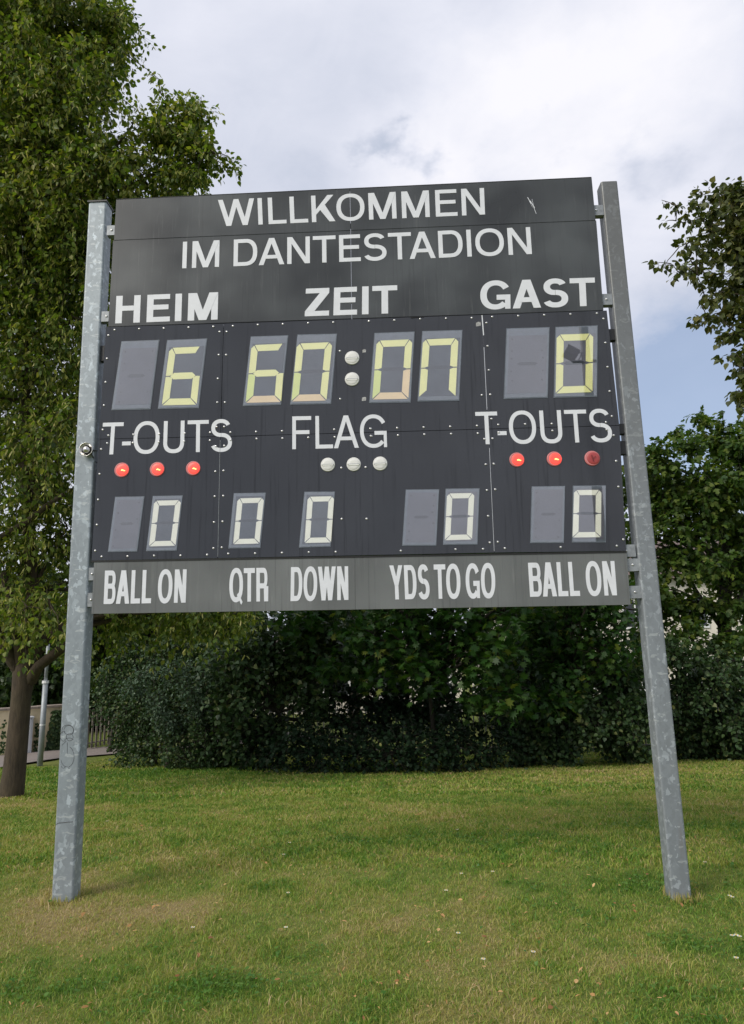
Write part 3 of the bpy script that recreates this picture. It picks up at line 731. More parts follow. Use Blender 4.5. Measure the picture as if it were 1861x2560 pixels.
def text(word, quad, y, v, h, parents, track=0.0, space=250):
    """word set into a pixel quad TL TR BR BL; parents: function of world x -> parent part"""
    q = [P(a, b, y) for a, b in quad]
    x = 0; items = []
    for i, ch in enumerate(word):
        if ch == ' ': x += space; continue
        lb, w, rb, lay = glyph(ch, v, h)
        if i == 0: lb = 0
        if i: x += KERN.get(word[i - 1] + ch, 0)
        items.append((ch, x + lb, lay)); x += lb + w + rb + track; last = rb + track
    tot = x - last
    def mp(gx, gy, lift):
        u = gx / tot; t = 1 - gy / CH
        top = q[0] * (1 - u) + q[1] * u; bot = q[3] * (1 - u) + q[2] * u; p = top * (1 - t) + bot * t
        return (p[0], y - .0006 - lift, p[2])
    for ch, x0, lay in items:
        vs = []; fs = []
        for li, quads in enumerate(lay):
            lift = .00045 * (li + 1)
            for qd in quads:
                b0 = len(vs); top = [mp(x0 + a, b, lift) for a, b in qd]
                vs += top + [(p[0], y + .0005, p[2]) for p in top]; n = len(qd)
                fs.append(tuple(b0 + i for i in range(n))[::-1])
                if len(quads) == 1: fs += [(b0 + i, b0 + i + n, b0 + (i + 1) % n + n, b0 + (i + 1) % n) for i in range(n)]
        cx = sum(p[0] for p in vs) / len(vs)
        me = pymesh(vs, fs); import bmesh
        bm = bmesh.new(); bm.from_mesh(me); bmesh.ops.remove_doubles(bm, verts=bm.verts, dist=1e-6); bmesh.ops.recalc_face_normals(bm, faces=bm.faces); bm.to_mesh(me); bm.free()
        link('letter', me, M['letter'], parents(cx))
def r1(x, y): return (200 + x / 2.2589, 420 + y / 2.2589)
def r2(x, y): return (870 + x / 2.2589, 420 + y / 2.2589)
def r3(x, y): return (200 + x / 2.2589, 780 + y / 2.2589)
def r4(x, y): return (870 + x / 2.2589, 780 + y / 2.2589)
def r5(x, y): return (180 + x / 2.1987, 1120 + y / 2.1987)
def r6(x, y): return (870 + x / 2.1987, 1120 + y / 2.1987)
cxm = P(877, 600, YH)[0]
hu = lambda x: sp_ul if x < cxm else sp_ur
hl = lambda x: sp_ll if x < cxm else sp_lr
s1x, s2x = P(553, 1000)[0], P(1216, 1000)[0]
cc = lambda x: cp[0] if x < s1x else (cp[1] if x < s2x else cp[2])
st = lambda x: ss_l if x < P(888, 1450)[0] else ss_r
text('WILLKOMMEN', [r1(780, 181), r2(769, 113), r2(775, 263), r1(786, 330)], YH, 110, 98, hu, -8)
text('IM DANTESTADION', [r1(583, 417), r2(1029, 334), r2(1040, 486), r1(578, 567)], YH + .003, 108, 100, hl, -14, 225)
text('HEIM', [r1(207, 723), r1(782, 702), r1(778, 856), r1(200, 878)], YH + .003, 150, 128, hl, -6)
text('ZEIT', [r1(1277, 682), r2(279, 662), r2(281, 820), r1(1270, 838)], YH + .003, 150, 128, hl, -10)
text('GAST', [r2(748, 640), r2(1394, 619), r2(1402, 778), r2(748, 800)], YH + .003, 150, 128, hl, -10)
text('T-OUTS', [r3(131, 626), r3(858, 606), r3(860, 786), r3(118, 806)], YC, 104, 86, cc, -8)
text('FLAG', [r3(1200, 590), r4(216, 580), r4(222, 763), r3(1200, 775)], YC, 96, 84, cc, -14)
text('T-OUTS', [r4(719, 565), r4(1480, 548), r4(1496, 733), r4(728, 748)], YC, 104, 86, cc, -8)
text('BALL ON', [r5(183, 674), r5(632, 667), r5(626, 850), r5(175, 858)], YS, 182, 108, st, -20, 270)
text('QTR', [r5(868, 662), r5(1078, 658), r5(1080, 843), r5(864, 846)], YS, 182, 108, st, -20)
text('DOWN', [r5(1205, 655), r5(1519, 650), r5(1521, 835), r5(1202, 842)], YS, 182, 108, st, -20)
text('YDS TO GO', [r6(228, 646), r6(808, 633), r6(813, 824), r6(236, 833)], YS, 182, 108, st, -20, 200)
text('BALL ON', [r6(990, 631), r6(1465, 621), r6(1480, 810), r6(1002, 818)], YS, 182, 108, st, -20, 270)

# ------------------------------------------------------------------ seven-segment displays
rm = dome_mesh(.0082, .0055); rm.materials.append(M['zinc_bolt'])
SEG = {'0': 'abcdef', '6': 'acdefg', 'n': 'abcef', '': ''}
def display(R, cover, digit, dq, parent, cols, big, flap, tint=None):
    """cover: pixel quad TL TR BR BL of the rim; dq: quad of the digit"""
    f_ = quad_part('display', [R(*p) for p in cover], -.003, .004, M['frame'], board, 0)
    q = [P(*R(*p), -.0045) for p in cover]; c = sum(q) / 4
    def bil(q4, u, t): return (q4[0] * (1 - u) + q4[1] * u) * (1 - t) + (q4[3] * (1 - u) + q4[2] * u) * t
    if dq is None: dq = None
    # inner flap plate
    ins = (.075, .075) if big else (.09, .06)
    t0 = .11 if big else .06
    pl = [bil(q, ins[0], t0), bil(q, 1 - ins[0] * .7, t0), bil(q, 1 - ins[0] * .7, 1 - ins[1]), bil(q, ins[0], 1 - ins[1])]
    v, fc = prism_xz([(p[0], p[2]) for p in pl], -.0045, -.003); link('flap_plate', pymesh(v, fc), M[flap], f_)
    dd = [P(*R(*p), -.006) for p in dq] if dq else [bil(pl, .06, .04), bil(pl, .94, .04), bil(pl, .94, .96), bil(pl, .06, .96)]
    tu, tv = (.205, .112) if big else (.21, .11)
    g = .009; k1, k2 = .10, .06
    S = {'a': [(k1, 0), (1 - k1, 0), (1 - tu, tv), (tu, tv)], 'd': [(tu, 1 - tv), (1 - tu, 1 - tv), (1 - k1 * .2, 1), (k1 * .2, 1)],
         'f': [(0, k2), (k1 - .02, 0 + .01), (tu - .01, tv + g), (tu - .01, .47), (tu * .5, .5 - g), (0, .5 - g)],
         'b': [(1, k2), (1 - k1 + .02, .01), (1 - tu + .01, tv + g), (1 - tu + .01, .47), (1 - tu * .5, .5 - g), (1, .5 - g)],
         'e': [(0, .5 + g), (tu * .5, .5 + g), (tu - .01, .53), (tu - .01, 1 - tv - g), (.0, 1 - g * 1.5)],
         'c': [(1, .5 + g), (1 - tu * .5, .5 + g), (1 - tu + .01, .53), (1 - tu + .01, 1 - tv - g), (1, 1 - g * 1.5)],
         'g': [(tu * .62, .5), (tu * 1.15, .5 - tv * .5), (1 - tu * 1.15, .5 - tv * .5), (1 - tu * .62, .5), (1 - tu * 1.15, .5 + tv * .5), (tu * 1.15, .5 + tv * .5)]}
    for s_, uv in S.items():
        lit = s_ in SEG[digit]
        if not lit and s_ != 'g' : continue
        y0 = -.006 if lit else -.0052
        if not lit:
            uv = [(tu * .95, .495), (tu * 1.35, .465), (1 - tu * 1.35, .465), (1 - tu * .95, .495), (1 - tu * 1.35, .525), (tu * 1.35, .525)]
        pts = [bil(dd, *a) for a in uv]
        v, fc = prism_xz([(p[0], p[2]) for p in pts], y0, -.0045)
        mk = cols.get(s_, cols['*']) if lit else ('ghost' if digit else 'dot')
        link('segment', pymesh(v, fc), M[mk], f_)
    if not digit:
        for u in (.1, .9):
            for t in (.06, .27, .40, .62, .78, .95):
                if random.random() < .8:
                    p = bil(pl, u + random.uniform(-.03, .03), t); r = random.uniform(.004, .008)
                    v, fc = lathe([(r, 0), (r * .5, .0003)], (p[0], -.0046, p[2]), 'y', 7); link('hinge_spot', pymesh(v, fc), M['dot'], f_)
    v, fc = prism_xz([(p[0], p[2]) for p in [bil(q, .02, .015), bil(q, .98, .015), bil(q, .98, .985), bil(q, .02, .985)]], -.0095, -.0080)
    link('cover_pane', pymesh(v, fc), M['pane'], f_)
    return f_
Y1 = {'*': 'yellow'}
display(r3, [(235, 165), (450, 157), (400, 550), (178, 555)], '', None, cp[0], Y1, 1, 'flap2')
display(r3, [(493, 158), (720, 149), (672, 543), (440, 548)], '6', [(507, 203), (695, 194), (660, 523), (463, 527)], cp[0], Y1, 1, 'flap')
display(r3, [(965, 138), (1178, 131), (1137, 525), (920, 532)], '6', [(970, 187), (1163, 178), (1137, 508), (936, 513)], cp[1], {'*': 'yellow', 'd': 'peach', 'c': 'yellow', 'e': 'lime'}, 1, 'flap')
display(r3, [(1228, 127), (1453, 122), (1420, 520), (1187, 524)], '0', [(1227, 178), (1426, 170), (1393, 500), (1195, 505)], cp[1], {'*': 'yellow', 'd': 'peach', 'e': 'lime'}, 1, 'flap')
display(r4, [(150, 118), (378, 110), (355, 512), (120, 515)], '0', [(163, 162), (365, 154), (342, 490), (138, 494)], cp[1], {'*': 'yellow', 'd': 'peach', 'e': 'lime', 'c': 'peach'}, 1, 'flap')
display(r4, [(420, 107), (648, 101), (630, 502), (393, 506)], 'n', [(425, 155), (625, 147), (608, 478), (402, 483)], cp[1], Y1, 1, 'flap')
display(r4, [(895, 92), (1140, 85), (1130, 485), (880, 492)], '', None, cp[2], Y1, 1, 'flap2')
display(r4, [(1172, 84), (1412, 75), (1408, 478), (1162, 485)], '0', [(1180, 128), (1386, 121), (1382, 452), (1174, 460)], cp[2], Y1, 1, 'flap2')
CR = {'*': 'cream'}
display(r5, [(238, 268), (400, 265), (360, 570), (198, 572)], '', None, cp[3], CR, 0, 'flap2')
display(r5, [(445, 263), (610, 260), (577, 565), (408, 568)], '0', [(453, 290), (601, 286), (570, 537), (424, 541)], cp[3], CR, 0, 'flap')
display(r5, [(890, 248), (1067, 245), (1037, 550), (860, 553)], '0', [(911, 277), (1057, 273), (1031, 525), (887, 529)], cp[4], CR, 0, 'flap')
display(r5, [(1278, 240), (1447, 239), (1423, 543), (1248, 548)], '0', [(1297, 268), (1442, 265), (1425, 519), (1279, 522)], cp[4], CR, 0, 'flap')
display(r6, [(318, 228), (503, 226), (487, 537), (298, 538)], '', None, cp[4], CR, 0, 'flap2')
display(r6, [(537, 223), (725, 221), (713, 531), (523, 533)], '0', [(546, 250), (696, 247), (683, 503), (533, 507)], cp[4], CR, 0, 'flap2')
display(r6, [(1010, 211), (1195, 208), (1188, 522), (1002, 523)], '', None, cp[5], CR, 0, 'flap2')
display(r6, [(1237, 207), (1419, 205), (1419, 519), (1232, 520)], '0', [(1244, 231), (1394, 230), (1392, 490), (1236, 492)], cp[5], CR, 0, 'flap2')

# ------------------------------------------------------------------ lamps
def lamp(R, x, y, rz, kind, s=2.2):
    c = P(*R(x, y), -.002); r = rz / s / FPX * np.linalg.norm(c - CAM)
    rimm = {'red_on': 'red_rim', 'red_off': 'red_rim', 'clear_lens': 'clear_lens'}[kind]
    v, f = lathe([(r, 0), (r, .004), (r * .93, .008)], tuple(c), 'y', 28); o = link('lamp', pymesh(v, f), M[rimm], board)
    o['label'] = {'red_on': 'lit round red time-out lamp', 'red_off': 'unlit round red time-out lamp', 'clear_lens': 'unlit round white lamp'}[kind]
    k = .12 * r if kind != 'clear_lens' else 0
    v, f = lathe([(r * .82, .008), (r * .78, .0095), (r * .5, .0105), (r * .2, .011)], (c[0] + k, c[1], c[2] - k * .3), 'y', 24); ln = link('lens', pymesh(v, f, True), M[kind], o)
    mb = MB()
    if kind == 'red_on':
        a = c + [r * .22, -.0155, -r * .12]
        mb.tube([a + [-r * .22, 0, 0], a + [-r * .05, 0, r * .06], a + [r * .12, 0, -r * .04], a + [r * .3, 0, -r * .06]], [.003, .0045, .004, .002], 6); mb.build('filament', M['filament'], o)
    elif kind == 'red_off':
        mb.tube([c + [-r * .1, -.0155, r * .4], c + [0, -.0155, -r * .1], c + [r * .05, -.0155, -r * .45]], .0025, 6); mb.tube([c + [0, -.0155, -r * .1], c + [r * .4, -.0155, r * .2]], .002, 6); mb.build('element', M['copper'], o)
    else:
        mb.box((c[0] - r * .74, c[1] - .0130, c[2] - r * .20), (c[0] + r * .74, c[1] - .0100, c[2] - r * .02)); mb.build('reflector_bar', M['reflector'], o)
        mb = MB(); mb.box((c[0] - r * .76, c[1] - .0124, c[2] - r * .02), (c[0] + r * .76, c[1] - .0100, c[2] + r * .05)); mb.build('lens_line', M['bracket'], o)
        for sx in (-1, 1):
            v, f = lathe([(.003, .012), (.0015, .0135)], (c[0] + sx * r * .8, c[1], c[2] - r * .1), 'y', 6); link('lens_screw', pymesh(v, f), M['black'], o)
for x, y in ((276, 121), (470, 117), (668, 112)): lamp(r5, x, y, 39, 'red_on')
lamp(r6, 929, 65, 40, 'red_on'); lamp(r6, 1135, 60, 40, 'red_on'); lamp(r6, 1343, 57, 40, 'red_off')
lamp(r5, 1408, 92, 39, 'clear_lens'); lamp(r5, 1550, 90, 39, 'clear_lens'); lamp(r6, 178, 86, 39.5, 'clear_lens')
lamp(r3, 1538, 260, 40, 'clear_lens', 2.26); lamp(r3, 1538, 380, 40, 'clear_lens', 2.26)

# ------------------------------------------------------------------ rivets
RV = [(r3, [(197,101),(336,95),(475,92),(615,87),(755,82),(790,111),(830,111),(865,79),(1006,72),(1147,68),(1290,62),(1432,58),(1633,52),
    (162,132),(154,263),(146,396),(137,527),(130,665),(162,697),(303,692),(449,688),(593,684),(737,680),(851,679),(816,648),(773,648),(155,741),(121,775),(300,738),(446,734),(590,730),(735,725),(852,722),(816,755),(769,758),
    (785,242),(780,376),(777,510),(827,242),(820,510),(996,676),(999,716),(1143,672),(1145,713),(1291,709),(1437,663),(1440,706),(1641,658),(1645,700),(112,915),(766,900),(812,896),(1469,220),(1471,491)]),
  (r4, [(120,51),(264,46),(409,39),(555,36),(700,33),(816,27),(963,22),(1110,17),(1258,12),(1407,7),(1444,38),(783,61),(790,192),(797,328),(757,469),(805,466),(812,603),(850,636),(852,680),(1002,633),(1152,631),(1156,670),(1458,622),(1463,664),
    (730,642),(735,685),(579,647),(584,688),(429,651),(433,691),(279,655),(284,696),(130,659),(134,701),(772,717),(818,714),(780,860),(824,857),(1455,173),(1467,310),(1479,447),(1491,588),(1502,696),(1516,841),(101,877)]),
  (r5, [(145,284),(138,422),(129,565),(164,597),(307,595),(453,592),(598,591),(744,587),(786,266),(782,408),(779,551),(833,263),(829,404),(825,547),(861,581),(1008,579),(1156,576),(1303,573),(1451,571),(1482,109),(1616,105),(1484,390),(1621,389)]),
  (r6, [(104,390),(292,565),(593,557),(744,555),(781,520),(825,516),(864,551),(1171,545),(1479,538),(1515,503),(1488,213),(1475,72),(772,374),(811,228),(765,232),(803,88),(758,90)])]
seamz = P(880, 1083)[2]
for R, pts in RV:
    for a in pts:
        p = P(*R(*a), -.001)
        k = 0 if p[0] < s1x else (1 if p[0] < s2x else 2)
        link('rivet', rm, None, cp[k if p[2] > seamz else k + 3], (p[0], 0.0 if True else 0, p[2]))
# tape scraps and scratches
for R, x, y, s_ in ((r3, 1606, 220, 11), (r3, 1605, 491, 13), (r4, 737, 68, 15)):
    p = P(*R(x, y)); r = s_ / 2.26 / 356 * 1.0
    v, f = prism_xz([(p[0] - r, p[2] - r), (p[0] + r * .9, p[2] - r * .8), (p[0] + r, p[2] + r * .7), (p[0] + r * .2, p[2] + r), (p[0] - r * .9, p[2] + r * .6)], -.001, 0); link('tape_scrap', pymesh(v, f), M['tape'], cp[1])
for i, (a, b, w) in enumerate([((1015, 165), (1035, 200), .004), ((1030, 185), (1055, 225), .005), ((1040, 175), (1050, 215), .002), ((1048, 215), (1064, 258), .003), ((1022, 180), (1044, 222), .0018)]):
    bar_px('paint_chip', r2(*a), r2(*b), w, YH - .0008 - i * .0002, .0008, M['letter'], sp_ur)
bar_px('bent_tab', r4(355, 32), r4(430, 26), .004, -.005, .004, M['edge'], cp[1])
K = 1.1286
def CL(lst, y, jit=.0, flat=1.0, deep=1.0, dens=1.0):
    out = []
    for a in lst:
        px, py, r = a[:3]; yy = a[3] if len(a) > 3 else y + random.uniform(-jit, jit); dd = a[4] if len(a) > 4 else dens
        out.append((C(px * K, py * K, r * K, yy, flat, deep), dd))
    return out
def trunk_px(pts, y, rw):
    """trunk centre line from display pixels; radii in metres"""
    return [P(a * K, b * K, y) for a, b in pts], rw

# ------------------------------------------------------------------ path, wall, cabinet, lamp post, fence
def strip_on_ground(name, left, right, mat, lift, label):
    n = len(left); v = []; f = []
    for (a, b) in zip(left, right):
        for t in (0, .25, .5, .75, 1):
            x = a[0] * (1 - t) + b[0] * t; y = a[1] * (1 - t) + b[1] * t; v.append((x, y, float(gz(x, y)) + lift))
    for i in range(n - 1):
        for k in range(4): f.append((i * 5 + k, i * 5 + k + 1, (i + 1) * 5 + k + 1, (i + 1) * 5 + k))
    o = link(name, pymesh(v, f), mat); return tag(o, label, kind='structure')
ga = [G(*q)[:2] for q in ((0, 1922), (60, 1912), (152, 1898), (254, 1890))]
gb = [G(*q)[:2] for q in ((0, 1892), (60, 1885), (152, 1878), (254, 1870))]
ext = lambda l, s, n: [l[0] - (l[1] - l[0]) / np.linalg.norm(l[1] - l[0]) * s] + l + [l[-1] + (l[-1] - l[-2]) / np.linalg.norm(l[-1] - l[-2]) * n]
strip_on_ground('path', ext(ga, 8, 6), ext(gb, 8, 6), M['asphalt'], .035, 'grey brown path')

wa, wb = np.array([-17.0, 9.3]), np.array([-9.2, 15.6]); wd = (wb - wa) / np.linalg.norm(wb - wa); wn = np.array([wd[1], -wd[0]])
wall = empty('garden_wall', (wa[0], wa[1], -1)); tag(wall, 'low cream rendered wall with stone coping beside the path', 'wall')
def wallbox(a, b, th, z0, z1, name, mat, parent):
    mb = MB(); q = [a, b, b - wn * th, a - wn * th]
    mb.add([(p[0], p[1], z0) for p in q] + [(p[0], p[1], z1) for p in q], [(0, 1, 5, 4), (1, 2, 6, 5), (2, 3, 7, 6), (3, 0, 4, 7), (4, 5, 6, 7), (3, 2, 1, 0)])
    return mb.build(name, mat, parent)
Lw = np.linalg.norm(wb - wa); zt = .17
wallbox(wa, wb, .25, -1.4, zt - .06, 'wall_body', M['wallrender'], wall)
k = 0
while k * .8 < Lw:
    a = wa + wd * (k * .8 + .006) + wn * .05; b = wa + wd * min(Lw, (k + 1) * .8 - .006) + wn * .05
    wallbox(a, b, .35, zt - .06, zt + random.uniform(-.004, .006), 'coping_stone', M['coping'], wall); k += 1
# cabinet against the wall
cb = empty('utility_cabinet'); tag(cb, 'pale grey utility cabinet against the cream wall behind the tree trunk', 'cabinet')
def on_wall(px, off=0.0):
    """point of the wall front seen at photo column px"""
    d = ray(px, 1830); A = np.array([[d[0], -wd[0]], [d[1], -wd[1]]]); t, s = np.linalg.solve(A, wa + wn * off - CAM[:2]); return CAM[:2] + d[:2] * t
ca, cbb = on_wall(60, .35), on_wall(82, .35); czt = P(72, 1796, ca[1])[2]; czb = float(gz(*ca)) - .02
wallbox(ca, cbb, .33, czb, czt, 'cabinet_body', M['cabinet'], cb); wallbox(ca - wd * .02 + wn * .02, cbb + wd * .02 + wn * .02, .36, czt, czt + .035, 'cabinet_lid', M['cabinet'], cb)
wallbox(ca + wd * .04 + wn * .012, (ca + cbb) / 2 - wd * .01 + wn * .012, .012, czb + .1, czt - .05, 'cabinet_door', M['cabinet'], cb)
wallbox((ca + cbb) / 2 + wd * .01 + wn * .012, cbb - wd * .04 + wn * .012, .012, czb + .1, czt - .05, 'cabinet_door', M['cabinet'], cb)
# ivy on the wall
def ivy(px0, px1, top_px, n, label):
    a, b = on_wall(px0), on_wall(px1); g = float(gz(*a)); zt_ = P((px0 + px1) / 2, top_px, a[1])[2]
    t = rng.random(n); z = g + (zt_ - g) * rng.random(n) ** 1.1; wv = 1 - .5 * (z - g) / (zt_ - g); t = .5 + (t - .5) * wv
    p = np.zeros((n, 3)); p[:, :2] = a + (b - a) * t[:, None] + wn * rng.uniform(.02, .16, n)[:, None]; p[:, 2] = z
    al = rand_dirs(n) * .6; al[:, 2] -= .8; nr = rand_dirs(n) * .5; nr[:, :2] += wn; nr[:, 2] += .4
    o = make_leaves('ivy', [T_HEART], p, al, nr, rng.uniform(.05, .085, n), rng.random(n), M['shrub'], None, None); tag(o, label, 'ivy')
ivy(0, 14, 1800, 45, 'thin ivy column climbing the cream wall left of the big trunk')
ivy(86, 97, 1808, 45, 'narrow ivy climbing the wall just right of the pale cabinet')
ivy(116, 158, 1776, 1500, 'bushy ivy covering the wall right of the lamp post')
# lamp post
lbp = G(100, 1914); lp = empty('street_lamp', tuple(lbp)); tag(lp, 'slim grey lamp post with a white head standing between trunk and scoreboard', 'street lamp')
yl = lbp[1]; ztop = P(102, 1590, yl)[2]; zm = P(110, 1705, yl)[2]; rl = .052
mb = MB(); mb.tube([(lbp[0], yl, lbp[2] - .1), (lbp[0], yl, zm)], [rl * 1.2, rl * 1.1], 12); mb.build('pole', M['pole'], lp, True)
mb = MB(); mb.tube([(lbp[0], yl, zm), (lbp[0], yl, ztop)], [rl * .75, rl * .7], 12); mb.build('upper_pole', M['pole'], lp, True)
mb = MB(); mb.tube([(lbp[0], yl, zm - .03), (lbp[0], yl, zm + .03)], rl * 1.45, 12); mb.build('collar', M['lampwhite'], lp)
mb = MB(); mb.tube([(lbp[0], yl, P(104, 1812, yl)[2] - .012), (lbp[0], yl, P(104, 1812, yl)[2] + .012)], rl * 1.25, 12); mb.build('band', M['lampwhite'], lp)
v, f = lathe([(.05, -.06), (.09, -.03), (.24, .0), (.26, .05), (.20, .10), (.06, .13)], (lbp[0] - .12, yl, ztop), 'z', 20); link('lamp_head', pymesh(v, f, True), M['lampwhite'], lp)
# weathered slat fence right of the left post
def picket_fence(a, b, h, step, wpk, mat, label, name='picket_fence', zoff=0.0, rail=True):
    a = np.array(a); b = np.array(b); d = (b - a) / np.linalg.norm(b - a); nn = np.array([d[1], -d[0]]); Lf = np.linalg.norm(b - a)
    root = empty(name, (a[0], a[1], float(gz(*a)))); tag(root, label, 'fence')
    n = int(Lf / step)
    mbp = MB(); mbp.box((-wpk / 2, -.01, 0), (wpk / 2, .01, h)); me = mbp.mesh(); me.materials.append(mat)
    for i in range(n + 1):
        p = a + d * (i * step); o = bpy.data.objects.new('slat', me); COL.objects.link(o); o.parent = root
        o.location = (p[0] - a[0], p[1] - a[1], float(gz(*p)) - float(gz(*a)) + .05 + random.uniform(-.01, .01)); o.rotation_euler.z = math.atan2(d[1], d[0])
    for zz in (.18, h - .15):
        mb = MB(); pp = [a + d * t * Lf + nn * -.03 for t in np.linspace(0, 1, 8)]; mb.tube([(p[0], p[1], float(gz(*p)) + zz) for p in pp], .022, 4); mb.build('rail', mat, root)
    return root
fa, fb = G(206, 1880)[:2] + np.array([0, .3]), G(262, 1866)[:2] + np.array([.2, .4])
picket_fence(fa, fb, 1.05, .17, .07, M['wood'], 'grey weathered slat fence between left post and hedge', 'slat_fence')
picket_fence((-4.5, 12.2), (9.5, 13.4), 1.25, .145, .03, M['fence'], 'dark metal picket fence seen through the hedge')

# houses behind
def house(name, label, x0, x1, y0, y1, zb, zt_, zr, nwin, rows=1):
    r = empty(name, ((x0 + x1) / 2, y0, zb)); tag(r, label, 'house')
    mb = MB(); mb.box((x0, y0, zb), (x1, y1, zt_)); mb.build('wall', M['bldg'], r)
    ym = (y0 + y1) / 2; o_ = .4; mb = MB()
    mb.add([(x0 - o_, y0 - o_, zt_ + .01), (x1 + o_, y0 - o_, zt_ + .01), (x1 + o_, y1 + o_, zt_ + .01), (x0 - o_, y1 + o_, zt_ + .01), (x0 - o_, ym, zr), (x1 + o_, ym, zr)],
           [(0, 1, 5, 4), (2, 3, 4, 5), (1, 2, 5), (3, 0, 4), (3, 2, 1, 0)]); mb.build('roof', M['roof'], r)
    for j in range(rows):
        for i in range(nwin):
            cx = x0 + (x1 - x0) * (i + .5) / nwin; zc = zb + 1.5 + 2.7 * j
            mb = MB(); mb.box((cx - .55, y0 - .03, zc - .65), (cx + .55, y0 + .02, zc + .65)); w = mb.build('window', M['winglass'], r)
            mb = MB()
            for q in ((cx - .6, zc - .7, cx - .5, zc + .7), (cx + .5, zc - .7, cx + .6, zc + .7), (cx - .5, zc + .6, cx + .5, zc + .7), (cx - .5, zc - .7, cx + .5, zc - .6), (cx - .03, zc - .6, cx + .03, zc + .6)):
                mb.box((q[0], y0 - .06, q[1]), (q[2], y0 - .031, q[3]))
            mb.build('frame', M['lampwhite'], w)
    return r
house('house', 'pale house seen in specks through the hedge on the right', 4, 17, 27, 36, -1.3, 4.4, 6.8, 5, 2)
house('house', 'pale low house seen in specks through the middle of the hedge', -8, 2.5, 25, 33, -1.3, 1.2, 2.1, 5)
house('house', 'cream house hidden behind the wall and trees on the left', -42, -27, 30, 40, -1.3, 4.0, 6.6, 6, 2)

# ------------------------------------------------------------------ trees
LIN = [T_LIND, T_OVAL2, T_LIND]
# 1 big linden on the left
tb_ = G(28, 1990); ty = tb_[1]
tp = [tb_ + [-.02, 0, -.15], tb_ + [0, 0, .05], P(36, 1930, ty), P(46, 1830, ty), P(54, 1740, ty), P(62, 1670, ty), P(74, 1600, ty), P(80, 1480, ty), P(70, 1250, ty), P(60, 1000, ty), P(66, 700, ty), P(90, 350, ty)]
wr = lambda w: w / 2 / FPX * (ty + 4.89)
tr = [wr(62), wr(58), wr(52), wr(48), wr(46), wr(54), wr(44), wr(34), wr(30), wr(26), wr(20), wr(10)]
cl = CL([(60, 60, 110), (150, 20, 90), (190, 90, 60), (110, 190, 100), (30, 270, 110), (150, 290, 95), (235, 350, 75), (90, 400, 110), (200, 430, 80), (300, 400, 62), (340, 350, 40, None), (380, 380, 48)] if 0 else
        [(60, 60, 110), (140, 20, 90), (195, 70, 52), (110, 190, 95), (30, 270, 110), (150, 290, 90), (235, 345, 62), (90, 400, 110), (200, 430, 80), (300, 395, 52)], ty - .9, .6)
cl += CL([(255, 25, 20), (262, 85, 16), (238, 125, 22), (215, 210, 26), (232, 165, 12), (285, 290, 28), (335, 330, 34), (375, 300, 34), (400, 345, 40), (365, 245, 17), (352, 200, 10), (425, 250, 20), (438, 222, 9),
          (450, 320, 20), (485, 345, 9), (470, 335, 10), (395, 385, 26), (330, 265, 9)], ty - .9, .3, dens=.8)
cl += CL([(40, 560, 120), (160, 540, 100), (60, 720, 115), (160, 700, 85), (50, 890, 110), (150, 860, 85), (60, 1050, 100), (140, 1010, 75), (50, 1200, 80), (150, 1170, 70), (30, 1320, 50), (110, 1320, 45), (200, 600, 70), (190, 900, 60), (180, 1290, 45), (20, 650, 90), (110, 620, 90), (110, 800, 90), (20, 980, 90), (100, 960, 80), (110, 1130, 70), (20, 1250, 60), (200, 480, 60)], ty + .1, .9, dens=.62)
cl += CL([(-60, 60, 100), (-50, 250, 100), (-40, 450, 100), (60, 500, 80), (130, 460, 70), (0, 150, 90)], ty - .6, .5, dens=.8)
cl += CL([(-120, 100, 130), (-110, 350, 140), (-130, 620, 140), (-120, 900, 130), (-130, 1150, 110), (60, -170, 140), (-80, -380, 130), (150, -150, 90), (60, -520, 110)], ty, .8, dens=.35)
cl += CL([(330, 500, 90), (300, 680, 100), (330, 900, 110), (310, 1100, 100)], ty + .9, .4, dens=.4)
cl += CL([(260, 1325, 55), (320, 1335, 52), (385, 1340, 48), (450, 1345, 44), (510, 1352, 38), (545, 1362, 26), (440, 1375, 26), (370, 1378, 26), (230, 1360, 42), (480, 1330, 50), (400, 1320, 50)], ty + .9, .4, flat=.5, dens=.9)
cl += CL([(30, 1375, 30), (130, 1380, 28), (10, 1410, 22), (110, 1335, 40), (60, 1345, 38)], ty - .7, .3, flat=.8, dens=.7)
for pts in ([(380, 290), (440, 310), (508, 354)], [(390, 270), (420, 240), (448, 215)], [(350, 300), (362, 230), (353, 175)], [(400, 330), (450, 345), (485, 350)], [(390, 380), (440, 360), (470, 340)], [(400, 250), (445, 245), (455, 262)],
            [(380, 400), (420, 395), (440, 385)], [(240, 30), (262, 35), (272, 60)], [(235, 90), (262, 95), (276, 118)], [(225, 170), (240, 180), (252, 200)]):
    q = np.array(pts, float)
    for t in np.linspace(0, 1, 9):
        s_ = t * 2; i_ = min(int(s_), 1); c_ = q[i_] + (q[i_ + 1] - q[i_]) * (s_ - i_)
        cl += CL([(c_[0] + random.uniform(-4, 4), c_[1] + random.uniform(-4, 6), 18 - 13 * t)], ty - .9, .25, dens=.85)
big = tree('linden_tree', 'large linden tree with yellowish blossom bracts at the left edge, trunk on the lawn', 'tree', tb_, tp, tr, cl, M['linden'], M['bark'], LIN, (.055, .09), 19, 20, (.35, .8), bracts=.42, sub=3, limb_r=.045, shell=.1, droop=-.25, sag=.45, spread=.7)
